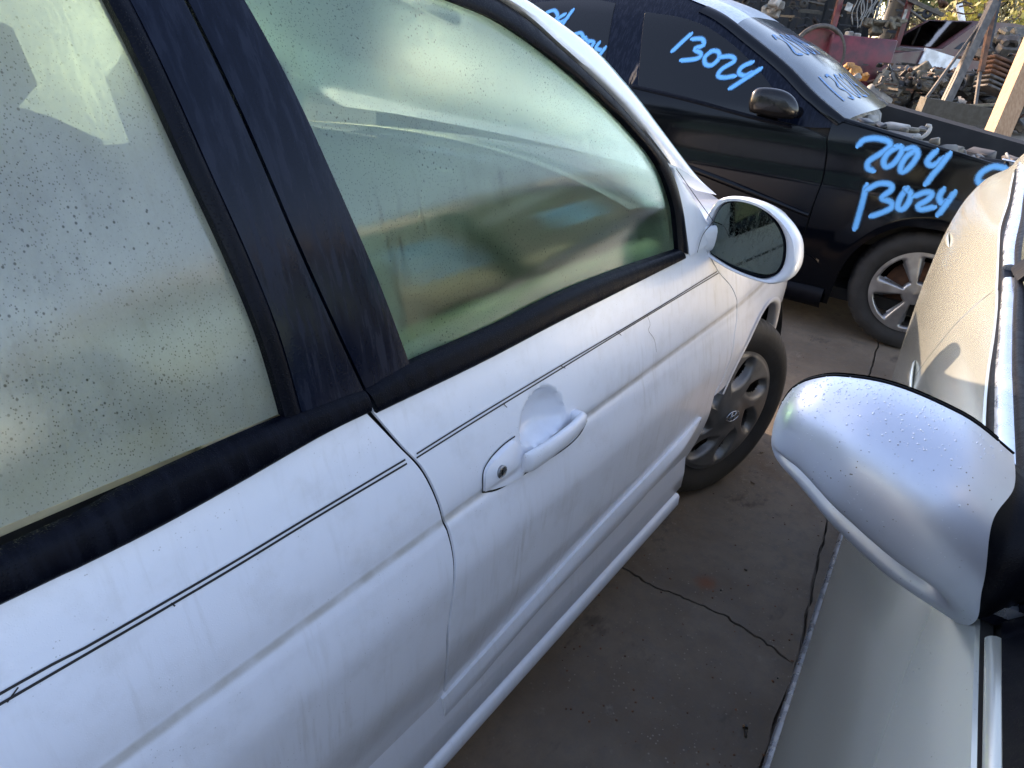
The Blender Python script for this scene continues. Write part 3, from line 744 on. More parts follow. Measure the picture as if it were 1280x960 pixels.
# thin dark seam round the handle
HO = T([(602, 615), (603, 591), (612, 573), (628, 556), (643, 545)]); V, F, UV = WC.ribbon(HO, .0024, .0012, end=False); mesh('handle_seam', V, F, M['gap'], esc)
HO = T([(602, 615), (622, 611), (653, 593), (700, 564), (722, 545), (733, 525)]); V, F, UV = WC.ribbon(HO, .0024, .0012, end=False); mesh('handle_seam', V, F, M['gap'], esc)
barp = T([(650, 574), (670, 563), (690, 550), (706, 535), (716, 521)])
bx0, bx1 = barp[0][0]-.004, barp[-1][0]+.016
rows = []; nb = 34
for i in range(nb):
    t = i/(nb-1); x = bx0 + (bx1-bx0)*t; zc = barp[0][1] + (barp[-1][1]-barp[0][1])*t - .001 + .006*sin(pi*t)
    out = .010 + .016*sin(pi*min(1, t*1.0))**.6
    hh = (.0205 - .005*t)*(1 if t < .9 else sqrt(max(0.02, 1-((t-.9)/.1)**2)))*(1 if t > .04 else .9)
    r = []
    for k in range(14):
        q = 2*pi*k/14; r.append(Vector((x, SWf(x, zc) - out + .009*sin(q)*(1 if 0 < t < 1 else .4), zc + hh*cos(q))))
    rows.append(r)
mb = MB().grid(rows, closed=True); mb.add(rows[0], [tuple(range(14))]); mb.add(rows[-1], [tuple(range(14))])
# end foot
p = WC.P3((bx1-.012, rows[-3][0].z-.015), 0)
mb.box(p+Vector((.0, -.006, 0)), (.022, .03, .024), bev=.004)
mb.make('pull_bar', M['white_plain'], esc, sharp=70)
lk = WC.tr(628, 590, .010); c = WC.P3(lk, .010)
mb = MB(); nrm = Matrix.Translation(c)
mb.rev([(.0005, -.0005), (.0085, -.0005), (.0095, -.0015), (.0105, -.0005), (.0105, .006)], 28, nrm); mb.make('lock_cylinder', M['lock'], esc, sharp=30)
mb = MB().box(c+Vector((0, -.0012, 0)), (.0016, .001, .009)); mb.make('key_slot', M['gap'], esc, smooth=False)
# ---- wheel
wheel(WC, 'wheel', -.012, .040, .306, .306, .185, .207, radians(-19), True, emblem=True)
wheel(WC, 'wheel', 0.0, WID-.045, .300, .300, .185, .197, radians(167), True, emblem=True)
wheel(WC, 'wheel', -2.61, .045, .300, .300, .185, .197, 0, True)
wheel(WC, 'wheel', -2.61, WID-.045, .300, .300, .185, .197, pi, True)
# ---- near side mirror
MC = Vector((-.44, -.052, .952))
nx_ = Vector((-1, .10, .06)).normalized()          # mirror glass looks back to the camera
ym = Vector((0, 0, 1)).cross(nx_).normalized(); zm = nx_.cross(ym).normalized()
if ym.y > 0: ym = -ym                                # ym points outwards
def mp(a, b, c=0.0): return MC + ym*a + zm*b + nx_*c
mout = []
for px, py in [(878, 316), (880, 285), (890, 260), (905, 247), (930, 247), (957, 257), (980, 276), (994, 298), (997, 318), (994, 337), (984, 350), (965, 355), (940, 349), (910, 336)]:
    d = ray(px, py); t = (MC-CAM_POS).dot(nx_)/d.dot(nx_); P = CAM_POS+d*t; mout.append(Vector(((P-MC).dot(ym), (P-MC).dot(zm))))
O = resample(mout+[mout[0]], 65)[:-1]; oc = sum(O, V2(0, 0))/len(O)
def gsc(p, k): return Vector((oc.x + (p.x-oc.x)*k*.985 - .006, oc.y + (p.y-oc.y)*k*1.13))
rows = []
for sc_, cc in ((.80, -.012), (.84, -.002), (.90, .006), (.96, .008), (1.0, .002), (1.005, -.012), (.99, -.03), (.95, -.05), (.86, -.072), (.70, -.088), (.45, -.098), (.1, -.102)):
    rows.append([mp(*(gsc(p, sc_) if sc_ < .85 and cc > -.02 else oc.lerp(p, sc_)), cc) for p in O])
mb = MB().grid(rows, closed=True); mb.add(rows[-1], [tuple(range(64))])
housing = mb.make('door_mirror', M['white_plain'], white, sharp=70)
rows = [[mp(*gsc(p, s_), c_) for p in O] for s_, c_ in ((.81, -.014), (.81, -.003), (.775, -.002), (.77, -.012))]
MB().grid(rows, closed=True).make('mirror_gasket', M['rubber'], housing)
rows = [[mp(*gsc(p, s_), -.006+(p-oc).x*s_*-.10+(p-oc).y*s_*.05) for p in O] for s_ in (.78, .5, .25, .02)]
mb = MB().grid(rows, closed=True); mb.add(rows[-1], [tuple(range(64))]); mb.make('mirror_glass', M['mirrorglass'], housing)
# mirror foot
f0 = WC.P3(WC.tr(866, 300), 0); f1 = mp(mout[0].x, oc.y-.01, -.055)
rows = []
for i in range(9):
    t = i/8; cpt = (f0+Vector((.01, 0.02, -.012))).lerp(f1+Vector((0, -.03, 0)), t)
    hh = .036 - .006*sin(pi*t) ; ww = .030
    rows.append([cpt + Vector((ww*cos(q), 0, hh*(abs(sin(q))**.7)*(1 if sin(q) > 0 else -1))) for q in [2*pi*k/16 for k in range(16)]])
MB().grid(rows, closed=True).make('mirror_foot', M['white_plain'], housing)
# ---- interior
def blob_seat(x, y, name='seat', lean=.22, w_=.50):
    def rb(c, d, M_=None): return MB().box(c, d, M_, bev=.05)
    base = rb((x+.05, y, .42), (.52, w_, .20)); 
    Mx = Matrix.Rotation(-lean, 3, 'Y')
    s_ = MB().box((x+.05, y, .42), (.52, w_, .20), bev=.05); s_.box((x-.26, y, .78), (.15, w_*.96, .64), Mx, bev=.05)
    o = s_.make(name, M['seat'], white)
    h_ = MB().box((x-.37, y, 1.19), (.11, .27, .17), Mx, bev=.035); h_.tube([(x-.35, y-.06, 1.05), (x-.36, y-.06, 1.14)], .006); h_.tube([(x-.35, y+.06, 1.05), (x-.36, y+.06, 1.14)], .006)
    h_.make('headrest', M['seat'], o)
blob_seat(-1.05, .47); blob_seat(-1.05, 1.22)
s_ = MB().box((-2.0, .85, .42), (.50, 1.25, .22), bev=.05); s_.box((-2.30, .85, .76), (.16, 1.25, .60), Matrix.Rotation(-.3, 3, 'Y'), bev=.05); s_.make('rear_bench', M['seat'], white)
rows = [[Vector((x+.10*(1-((y-.85)/.75)**2)*0, y, z)) for y in [.13+1.44*k/12 for k in range(13)]] for x, z in ((-.62, .55), (-.66, .74), (-.64, .90), (-.56, .955), (-.40, .965), (-.25, .94))]
MB().grid(rows).make('dashboard', M['trim'], white, sharp=50)
ringp = [Vector((-.84 + .19*sin(.45)*cos(t)*-1, 1.22 + .185*sin(t), .83 + .185*cos(t)*.9)) for t in [2*pi*k/32 for k in range(33)]]
mb = MB().tube(ringp, .013, 8, cap=False); mb.tube([(-.84, 1.04, .83), (-.80, 1.22, .81), (-.84, 1.40, .83)], .014); mb.tube([(-.80, 1.22, .81), (-.6, 1.22, .74)], .03); mb.make('steering_wheel', M['trim'], white)
# near doors' inner sill and panel
WC.band('inner_door_sill', [V2(-2.3, .905), V2(-.62, .915)], [V2(-2.3, .94), V2(-.62, .945)], M['tan'], off=-.05, bulge=.0, n=20, m=3, depth=.04)
rows = [[Vector((x, .09 + .02*(1-k), .30 + .62*k)) for k in (0, .5, 1)] for x in (-2.3, -1.6, -1.0, -.6)]
MB().grid(rows).make('inner_door_card', M['trim'], white)
rows = [[Vector((x, WID-.12, .30 + .62*k)) for k in (0, .5, 1)] for x in (-2.3, -1.6, -1.0, -.6)]
MB().grid(rows).make('inner_door_card', M['tan'], white)
rows = [[p + Vector((0, 0, -.03)) for p in across(q + Vector((0, .02, 0)), .03, 0)] for q in [back[3], back[4]] + kroof]
MB().grid(rows).make('headliner', M['liner'], white)
mb = MB(); 
if False: pass
belt_pts = [(-1.52, .32, 1.30), (-1.50, .26, 1.16), (-1.50, .20, 1.03), (-1.50, .18, .96)]
rows = [[Vector(p) + Vector((dx, 0, 0)) for dx in (-.024, 0, .024)] for p in belt_pts]; 
A = [WC.tr(x_, y_, -.032, True) for x_, y_ in ((92, 428), (150, 445), (215, 470), (262, 497), (300, 522))]
mb = MB().tube([p + Vector((0, .02, 0)) for p in A], [.016, .013, .007, .004, .004], 8, flat=.35); mb.make('seat_belt_strap', M['tan'], white)
mb = MB().tube([WC.tr(248, 557, -.03, True), WC.tr(330, 524, -.03, True)], .011, 10); mb.make('door_sill_trim', M['tan'], white)
mb = MB().box((-.98, .85, 1.30), (.03, .22, .06), bev=.012); mb.tube([(-.97, .85, 1.32), (-.93, .85, 1.375)], .008); mb.make('rear_view_mirror', M['trim'], white)
visor = MB().box((-1.15, .50, 1.335), (.14, .40, .02), Matrix.Rotation(.25, 3, 'Y'), bev=.006); visor.make('sun_visor', M['liner'], white)
# side marker lens on the fender front
p = WC.P3((.37, .70), .002); MB().box(p, (.09, .012, .03), Matrix.Rotation(.2, 3, 'Z'), bev=.003).make('side_marker_lens', M['amber'], white)

# ======================================================================================= BLACK CAR
HB = Vector((1.8247, -.1956, 0)); BA = radians(-84)
PB = pchip([(.12, .06), (.2, .02), (.35, -.005), (.55, -.02), (.72, -.012), (.80, .0), (.95, .015), (1.03, .035), (1.08, .06), (1.2, .13), (1.40, .26), (1.5, .36)])
def SB(x, z):
    y = PB(z)
    if x > .1: y += .16*(x-.1)**2
    if x < -2.2: y += .06*(x+2.2)**2
    # flared arch
    r = sqrt(x*x + (z-.30)**2)
    if .33 < r < .47: y -= .012*(1-abs(r-.38)/.09 if abs(r-.38) < .09 else 0)
    return y
black = empty('parked_car', 'black car without a hood, covered in blue spray painted numbers', 'car', HB, BA)
BC = Car(black, HB, BA, SB); T = BC.pts; BW = 1.72
dg = T([(1034, 172), (1033, 195), (1028, 225), (1017, 255), (1008, 285), (1001, 310), (996, 345), (994, 370)])   # door / fender shut line
dgx = dg[0]
b_gap = T([(783, 8), (776, 40), (771, 70), (768, 95), (767, 110)])
arB = [V2(.355*cos(radians(t)), .295+.355*sin(radians(t))) for t in range(172, 8, -6)]
ft = T([(1067, 151), (1130, 170), (1190, 188), (1257, 208)])
fe = ft[-1]; sl_ = (ft[-1][1]-ft[0][1])/(ft[-1][0]-ft[0][0])
ftop = [V2(dg[0][0]+.004, ft[0][1]+.012)] + ft + [V2(.55, fe[1]-.035), V2(.74, fe[1]-.11)]
dgr = rev(dg)
g = coons(arB, ftop, [arB[0]] + [hsh(p, .004) for p in dgr if p[1] > .36] + [ftop[0]], [arB[-1], V2(.60, .45), V2(.74, ftop[-1][1])], 80, 40)
BC.sheet('front_fender', g, M['black_paint'])
g = coons([V2(-.462, .15), V2(-.37, .15)], [V2(-.462, .40), V2(-.355, .36)], [V2(-.462, .15), V2(-.462, .40)], [V2(-.37, .15), V2(-.355, .36)], 6, 8)
BC.sheet('fender_lower', g, M['black_paint'])
g = coons([V2(-1.6, .16), V2(-.42, .16)], [V2(b_gap[-1][0], b_gap[-1][1])] + T([(790, 106), (860, 122), (937, 143), (1000, 158)]) + [hsh(dg[0], -.002)],
          [V2(-1.6, .16), V2(-1.66, .5), V2(b_gap[-1][0], b_gap[-1][1])], [V2(-.42, .16), V2(-.46, .35)] + [hsh(p, -.004) for p in dgr if p[1] > .4], 70, 50)
BC.sheet('front_door', g, M['black_paint'])
g = coons([V2(-2.30, .3), V2(-2.1, .16), V2(-1.61, .16)], [V2(-2.72, b_gap[-1][1]+.05), V2(b_gap[-1][0]-.008, b_gap[-1][1])], [V2(-2.30, .3), V2(-2.36, .6), V2(-2.72, b_gap[-1][1]+.05)], [V2(-1.61, .16), V2(-1.67, .5), V2(b_gap[-1][0]-.008, b_gap[-1][1])], 50, 40)
BC.sheet('rear_door', g, M['black_paint'])
g = coons([V2(-3.4, .3), V2(-2.95, .3), V2(-2.62, .68), V2(-2.30, .3)], [V2(-3.5, 1.1), V2(-2.74, b_gap[-1][1]+.05)], [V2(-3.4, .3), V2(-3.5, 1.1)], [V2(-2.30, .3), V2(-2.37, .6), V2(-2.74, b_gap[-1][1]+.05)], 30, 20)
BC.sheet('quarter_panel', g, M['black_paint'])
# sill with protective moulding
rows = [[Vector((x, SB(x, .3)+dy, z)) for dy, z in ((.03, .24), (-.005, .22), (-.01, .16), (.04, .12))] for x in [-2.3+1.9*i/20 for i in range(21)]]
MB().grid(rows).make('rocker_sill', M['blackplastic'], black)
BC.band('door_moulding', T([(860, 205), (930, 232), (1000, 262), (1012, 266)]), T([(862, 214), (930, 241), (1000, 268), (1010, 272)]), M['black_paint'], off=.004, bulge=.009, n=40, m=6)
# windows
wb = T([(797, 109), (860, 124), (937, 144), (972, 153)]); wl = T([(797, 109), (801, 60), (806, 15)]);
wtop = T([(806, 15), (850, 22), (885, 35), (920, 60), (950, 90), (968, 118), (974, 150)])
g = coons(wb, wtop[:-1] + [wtop[-1]], wl, [wb[-1], wb[-1]+V2(.002, .004)], 50, 30)
ins = lambda: None
wt2 = T([(806, 6), (850, 10), (890, 22), (925, 48), (960, 85), (990, 120), (1012, 152)])
g = coons(wb, wtop[:5], wl, [wb[-1]] + rev(wtop[4:6]), 50, 30)
BC.sheet('front_side_window', g, M['glass_tint'], off=-.004, flange=.004)
rb_ = T([(752, 84), (753, 60)]); 
rwb = [V2(-2.55, b_gap[-1][1]+.075), V2(-2.1, b_gap[-1][1]+.035), T([(753, 96)])[0]]; rwr = T([(753, 96), (760, 50), (769, 4)]); zt_ = rwr[-1][1]
g = coons(rwb, [V2(-2.40, zt_-.03), V2(-2.1, zt_+.01), rwr[-1]], [rwb[0], V2(-2.40, zt_-.03)], rwr, 40, 30)
BC.sheet('rear_side_window', g, M['glass_tint'], off=-.004, flange=.004)
# door frames and pillars above the belt: one dark sheet behind the glass with the outline of the greenhouse
roofL = T([(870, 2), (905, 18), (940, 45), (985, 82), (1020, 118), (1058, 150)])
top = [V2(-2.75, zt_-.08), V2(-2.45, zt_+.06), V2(-2.1, zt_+.085), V2(-1.7, zt_+.09)] + [V2(p[0], p[1]) for p in roofL]
bot = [V2(-2.78, 1.13)] + [V2(-1.75, b_gap[-1][1])] + T([(790, 106), (860, 122), (937, 143), (1000, 158), (1040, 160)])
ntop = 90
A = resample(top, ntop); B_ = resample(bot, ntop)
rows = [[BC.P3(A[i].lerp(B_[i], k/10), -.008) for k in range(11)] for i in range(ntop)]
def inpoly(p, poly):
    c_ = False; n = len(poly); j = n-1
    for i in range(n):
        a1, b1 = poly[i], poly[j]
        if (a1[1] > p[1]) != (b1[1] > p[1]) and p[0] < (b1[0]-a1[0])*(p[1]-a1[1])/(b1[1]-a1[1])+a1[0]: c_ = not c_
        j = i
    return c_
MB().grid(rows).make('window_frame', M['film'], black)
BC.band('window_frame_seal', [rwr[0]+V2(.0, 0), rwr[1], rwr[2]], [rwr[0]+V2(.012, 0), rwr[1]+V2(.012, 0), rwr[2]+V2(.012, 0)], M['chrome'], off=.0, bulge=.002, n=10, m=3) if False else None
BC.band('belt_seal', T([(790, 106), (860, 122), (937, 143), (990, 157)]), T([(790, 110), (860, 127), (937, 148), (990, 161)]), M['rubber'], off=.003, bulge=.003, n=30, m=4)
# cant rail and roof
rail = resample(top[1:], 60); rail3 = [BC.P3(p, 0) for p in rail]
def acrossb(p, bz, bx, n=21): 
    q = Vector((p.x, BW-p.y, p.z)); return [p.lerp(q, t) + Vector((bx*(1-(2*t-1)**2), 0, bz*(1-(2*t-1)**4))) for t in [k/(n-1) for k in range(n)]]
hdr = BC.tr(925, 24)[0]
kro = [p for p in rail3 if p.x < hdr+.0]; kw = [p for p in rail3 if p.x >= hdr-.02]
a = N('frosty_dark_roof'); fz = a.noise(60, 3)
M['frost_roof'] = a.done(a.pr(base=a.mix(a.ramp(fz, .3, .7), (.26, .32, .38), (.42, .47, .52)), rough=.5, coat=.3))
MB().grid([acrossb(p, .045, 0) for p in kro]).make('roof', M['frost_roof'], black)
MB().grid([acrossb(p + Vector((0, .035*min(1, i/3), 0)), .045-.015*min(1, i/5), .09*min(1, i/6)) for i, p in enumerate(kw)]).make('windscreen', M['glass_fr'], black)
rr = resample([V2(p.x, p.z) for p in rail3 if p.x > hdr-.2], 40)
BC.band('windscreen_pillar', [p+V2(.0, .002) for p in rr], [p+V2(-.035, -.028) for p in rr], M['black_paint'], off=.004, bulge=.006, n=40, m=5)
# blue scribble on the windscreen
def on_sheet_strokes(name, rowsgrid, SL, w_, mat, parent):
    V = []; F = []; UV = []
    nr_, nc_ = len(rowsgrid), len(rowsgrid[0])
    def P(u, v):
        i = min(max(u*(nr_-1), 0), nr_-1.001); j = min(max(v*(nc_-1), 0), nc_-1.001); i0, j0 = int(i), int(j); a, b = i-i0, j-j0
        return (rowsgrid[i0][j0]*(1-a)*(1-b) + rowsgrid[i0+1][j0]*a*(1-b) + rowsgrid[i0][j0+1]*(1-a)*b + rowsgrid[i0+1][j0+1]*a*b)
    for k, st in enumerate(SL):
        pts = resample([V2(*p) for p in st], len(st)*5); n = len(pts); b0 = len(V)
        for i, p in enumerate(pts):
            q0 = P(*pts[max(i-1, 0)]); q1 = P(*pts[min(i+1, n-1)]); t = (q1-q0).normalized()
            c_ = P(*p); nm = (P(p[0]+.02, p[1])-c_).cross(P(p[0], p[1]+.02)-c_).normalized()
            if nm.z < 0: nm = -nm
            s_ = t.cross(nm).normalized()
            for sg, v in ((-1, 0), (0, .5), (1, 1)): V.append(c_ + s_*sg*w_/2 + nm*(.003+k*.0003)); UV.append((i/n, v))
            if i:
                for a_ in (0, 1): F.append((b0+(i-1)*3+a_, b0+i*3+a_, b0+i*3+a_+1, b0+(i-1)*3+a_+1))
    me = bpy.data.meshes.new(name); me.from_pydata([tuple(v) for v in V], [], F); me.materials.append(mat)
    ul = me.uv_layers.new(name='UVMap')
    for lp in me.loops: ul.data[lp.index].uv = UV[lp.vertex_index]
    o = bpy.data.objects.new(name, me); COL.objects.link(o); o.parent = parent; return o
wsg = [acrossb(p + Vector((0, .035*min(1, i/3), 0)), .045-.015*min(1, i/5), .09*min(1, i/6)) for i, p in enumerate(kw)]
def dig(ch, u0, v0, du, dv):
    G = {'1': [[(0, .5), (1, .4)]], '3': [[(.05, .1), (.0, .6), (.25, .85), (.5, .4), (.7, .9), (1, .5), (.9, .1)]],
         '0': [[(0, .5), (.3, .1), (.8, .15), (1, .5), (.8, .9), (.2, .9), (0, .5)]], '2': [[(.2, .1), (0, .5), (.25, .9), (.6, .5), (.95, .1), (1, .9)]],
         '4': [[(0, .2), (.45, .15), (.5, .8)], [(0, .85), (1, .5)]], '5': [[(0, .9), (0, .2), (.4, .2), (.5, .8), (.85, .8), (1, .3)]],
         'D': [[(0, .1), (1, .1), (.8, .8), (.3, .9), (0, .2)]], 'A': [[(1, 0), (0, .5), (1, 1)], [(.6, .2), (.6, .8)]], 'C': [[(.1, .9), (0, .3), (.5, .05), (1, .4), (.9, .9)]]}
    return [[(u0+du*a, v0+dv*b) for a, b in st] for st in G[ch]]
SL = []
for i, ch in enumerate('2004'): SL += dig(ch, .18, .12+.085*i, .22, .065)
for i, ch in enumerate('13024'): SL += dig(ch, .62, .08+.085*i, .24, .065)
for st_ in SL: on_sheet_strokes('windscreen_writing', wsg, [st_], .026, M['spray_glass'], black)
# spray painted numbers on the side
z3 = lambda L: [(1040+x/5.3333, 120+y/5.3333) for x, y in L]
z1 = lambda L: [(640+x/4, y/4) for x, y in L]
FS = [[(180, 325), (215, 292), (290, 282), (370, 300), (385, 335), (320, 385), (245, 435), (238, 480), (268, 495)],
      [(440, 338), (380, 375), (345, 430), (358, 472), (405, 455), (450, 400), (468, 350), (440, 338)],
      [(505, 352), (545, 348), (572, 385), (545, 440), (500, 490), (462, 505), (462, 460), (500, 400), (555, 365)],
      [(688, 372), (638, 430), (655, 462), (700, 450), (730, 420)], [(778, 392), (720, 470), (672, 525), (632, 580)],
      [(1150, 480), (1080, 470), (1010, 500), (975, 545), (985, 580), (1030, 575)]]
FS2 = [[(228, 602), (208, 690), (180, 790), (155, 878)], [(240, 620), (310, 585), (385, 588), (395, 625), (330, 680), (390, 705), (398, 740), (350, 770), (270, 800)],
       [(495, 622), (455, 680), (437, 740), (470, 755), (510, 710), (525, 650), (495, 622)], [(560, 665), (620, 642), (665, 648), (640, 690), (575, 730), (595, 756), (670, 742)],
       [(738, 628), (715, 675), (735, 715), (770, 700)], [(812, 648), (770, 710), (715, 785)]]
BC.strokes('spray_writing', [z3(s) for s in FS], .040, .0045, M['spray'], label='blue sprayed 2004 C on the black fender')
BC.strokes('spray_writing', [z3(s) for s in FS2], .040, .0045, M['spray'], label='blue sprayed 13024 above the wheel arch')
WS = [[(892, 172), (850, 210), (806, 252)], [(905, 195), (950, 195), (958, 225), (912, 245), (945, 268), (925, 293), (850, 302)],
      [(1000, 255), (965, 285), (968, 320), (1000, 325), (1035, 290), (1030, 258), (1000, 255)], [(1045, 285), (1095, 282), (1112, 305), (1050, 345), (1030, 378), (1060, 388), (1110, 380)],
      [(1198, 312), (1150, 335), (1135, 365), (1165, 378), (1200, 362)], [(1240, 345), (1180, 385), (1095, 440)]]
BC.strokes('spray_writing', [z1(s) for s in WS], .033, .0, M['spray'], label='blue sprayed 13024 on the front side window')
RS = [[(175, 62), (212, 52), (228, 78), (215, 100)], [(262, 72), (228, 95), (238, 112), (275, 92)], [(303, 52), (275, 90), (252, 125)],
      [(305, 175), (345, 165), (355, 195), (330, 212)], [(365, 190), (345, 215), (360, 240), (382, 215), (365, 190)], [(385, 205), (410, 212), (390, 245), (412, 262)], [(435, 215), (420, 240), (445, 250)], [(465, 240), (440, 275), (420, 300)]]
BC.strokes('spray_writing', [z1(s) for s in RS], .030, .0, M['spray'], label='blue sprayed 04 and 024 on the rear side window')
# mirror of the black car
mo = [(937, 140), (936, 128), (943, 112), (958, 109), (980, 113), (993, 122), (999, 135), (996, 146), (985, 149), (960, 146)]
bm_p = BC.tr(985, 140, .03, True); mcx = bm_p + Vector((-.03, -.10, .0))
mcw = HB + BC.Rf @ mcx; nB = (CAM_POS-mcw).normalized(); nB.z *= .3; nB.normalize()
xB = Vector((0, 0, 1)).cross(nB).normalized(); zB = nB.cross(xB)
ob = []
for px, py in mo:
    d = ray(px, py); t = (mcw-CAM_POS).dot(nB)/d.dot(nB); ob.append(CAM_POS+d*t)
obl = [BC.loc(p) for p in ob]; cc_ = sum(obl, Vector())/len(obl); nl = BC.Ri @ nB
OR = resample(obl+[obl[0]], 41)[:-1]
rows = [[cc_.lerp(p, s_) + nl*c_ for p in OR] for s_, c_ in ((.02, .035), (.5, .033), (.82, .024), (.96, .010), (1.0, -.01), (.99, -.05), (.9, -.085), (.6, -.10), (.1, -.105))]
mb = MB().grid(rows, closed=True); bmh = mb.make('door_mirror', mat_dewpaint('mirror_black_plastic', (.004, .004, .005), rough=.16, dirt=(.04, .03, .02), streak=.8, coat=.15, dew=.08, spec=.3), black)
MB().tube([cc_ - nl*.04, BC.P3(BC.tr(998, 142), -.02)], .028, 10).make('mirror_foot', M['blackplastic'], bmh)
wheel(BC, 'wheel', 0, .04, .302, .302, .20, .205, radians(4), False)
wheel(BC, 'wheel', 0, BW-.04, .302, .302, .20, .205, pi, False)
wheel(BC, 'wheel', -2.62, .04, .302, .302, .20, .205, 0, False)
wheel(BC, 'wheel', -2.62, BW-.04, .302, .302, .20, .205, pi, False)
rows = [[Vector((.41*cos(radians(t)), y, .30+.41*sin(radians(t)))) for y in (.03, .15, .34)] for t in range(200, -25, -9)]
mb = MB().grid(rows); mb.grid([[Vector((.40*cos(radians(t))*k, .30, .30+.40*sin(radians(t))*k)) for k in (0.02, .5, 1)] for t in range(200, -25, -9)]); mb.make('wheel_well', M['dark'], black)
rows = [[Vector((x, SB(x, z)+.02, z)) for z in [.14 + .86*k/12 for k in range(13)]] for x in [-2.3 + 1.82*i/20 for i in range(21)]]
MB().grid(rows).make('inner_shell', M['gap'], black)
# engine bay
zf = lambda x: 1.03 + sl_*(x-ft[0][0]) - .045
rows = [[Vector((x, SB(x, zf(x))+dy, zf(x)+dz)) for dy, dz in ((.0, .04), (.02, .047), (.06, .040), (.075, .0), (.08, -.15))] for x in [ft[0][0]-.05 + (.74-ft[0][0]+.05)*i/20 for i in range(21)]]
MB().grid(rows).make('fender_rail', M['black_paint'], black)
rows = [[Vector((x, BW-(SB(x, zf(x))+dy), zf(x)+dz)) for dy, dz in ((.0, -.5), (.0, .04), (.03, .060), (.10, .045), (.12, -.1))] for x in [ft[0][0]-.05 + (.74-ft[0][0]+.05)*i/20 for i in range(21)]]
MB().grid(rows).make('far_fender', M['dark'], black, sharp=40)
MB().box((.15, BW/2, .62), (1.2, BW-.25, .30)).make('engine_bay_floor', M['dark'], black, smooth=False)
mb = MB().box((.66, BW/2, .72), (.06, BW-.3, .10), bev=.01); mb.make('radiator_support', M['black_paint'], black)
rows = [[Vector((x, y, z)) for y in [.12+1.48*k/12 for k in range(13)]] for x, z in ((-.62, 1.06), (-.56, 1.04), (-.50, .98), (-.47, .80))]
MB().grid(rows).make('cowl_panel', M['card'], black)
random.seed(11)
cm = [M['castal'], M['oily'], M['steel'], M['card'], M['dark']]
mb = MB().box((.05, .85, .68), (.42, .62, .22), bev=.03); mb.box((.05, .85, .80), (.30, .46, .05), bev=.015); mb.make('engine_block', M['oily'], black)
for k in range(26):
    x = random.uniform(-.50, -.02); y = random.uniform(.13, .62); z = 1.0+random.uniform(-.03, .035)-.16*(x+.5)
    R_ = Matrix.Rotation(random.uniform(0, 3), 3, 'Z') @ Matrix.Rotation(random.uniform(-.6, .6), 3, 'X')
    MB().box((x, y, z), (random.uniform(.04, .14), random.uniform(.03, .07), random.uniform(.015, .05)), R_, bev=.005).make('engine_bracket', random.choice([M['card'], M['castal'], M['oily'], M['card']]), black)
for k in range(30):
    x = random.uniform(-.45, .6); y = random.uniform(.5, 1.45); z = .90+random.uniform(-.06, .05)-.12*(x+.45)
    R_ = Matrix.Rotation(random.uniform(0, 3), 3, 'Z') @ Matrix.Rotation(random.uniform(-.6, .6), 3, 'X')
    MB().box((x, y, z), (random.uniform(.05, .18), random.uniform(.03, .09), random.uniform(.02, .07)), R_, bev=.006).make('engine_bracket', random.choice([M['oily'], M['dark'], M['steel'], M['oily']]), black)
for k in range(7):
    x = random.uniform(-.42, .3); y = random.uniform(.12, .5); P = [Vector((x+.09*i+random.uniform(-.03, .03), y+random.uniform(-.05, .05), .93+random.uniform(-.02, .05)-.06*i)) for i in range(4)]
    MB().tube(resample(P, 16), .010 if k % 2 else .006, 7).make('hose', M['oily'] if k % 3 else M['card'], black)
hk = [BC.loc(at(px, py, 3.35)) for px, py in ((1141, 173), (1152, 172), (1160, 166), (1163, 158), (1158, 157))]
MB().tube(resample(hk, 16), .009, 8).make('hose', M['card'], black)
MB().tube([(.15, .14, .955), (.70, .30, .90)], .006, 6).make('hood_prop', M['chrome'], black)
g = coons([V2(-2.3, .16), V2(-.4, .16)], [V2(-2.7, 1.1), V2(-.55, 1.05)], [V2(-2.3, .16), V2(-2.7, 1.1)], [V2(-.4, .16), V2(-.55, 1.05)], 20, 10)
BC.sheet('far_door', g, M['black_paint'], mirror=BW)
BC.sheet('far_window', [[A[i].lerp(B_[i], k/4) for i in range(0, ntop, 6)] for k in range(5)], M['glass_tint'], mirror=BW, flange=0)
MB().box((-1.5, BW/2, .2), (3.9, BW-.2, .06)).make('floor_pan', M['dark'], black, smooth=False)
s_ = MB().box((-1.25, .50, .85), (.15, .5, .7), Matrix.Rotation(-.2, 3, 'Y'), bev=.05); s_.box((-1.32, .5, 1.27), (.1, .26, .16), bev=.03); s_.make('seat', M['trim'], black)

# ======================================================================================= SILVER CAR (faces the camera side, its right flank towards the white car)
SA = radians(4.8); SO = Vector((-1.02, -.46, 0)); SR = SA + pi
# local x = forward = -u
PS0 = pchip([(.10, .03), (.17, .004), (.20, .0), (.22, .006), (.27, .010), (.42, .002), (.50, -.004), (.56, .002), (.66, .022), (.78, .052), (.86, .084), (.905, .112), (.94, .140), (1.15, .245), (1.38, .40), (1.5, .52)])
PS1 = pchip([(.10, .03), (.17, .004), (.20, .0), (.22, .004), (.30, .0), (.50, -.012), (.66, -.016), (.80, -.012), (.92, .004), (1.00, .035), (1.04, .08), (1.2, .18), (1.38, .33), (1.5, .45)])
def SSf(x, z):
    u = -x; t = min(max((u+.1)/1.8, 0), 1); t = t*t*(3-2*t)
    y = PS0(z)*(1-t) + PS1(z)*t
    if u > 1.6: y += .30*(u-1.6)**2.2
    if u < -.7: y += .10*(u+.7)**2
    return y
silver = empty('parked_car', 'silver car on the right with a painted door mirror reaching into the aisle', 'car', SO, SR)
SCc = Car(silver, SO, SR, SSf); T = SCc.pts; SWD = 1.72
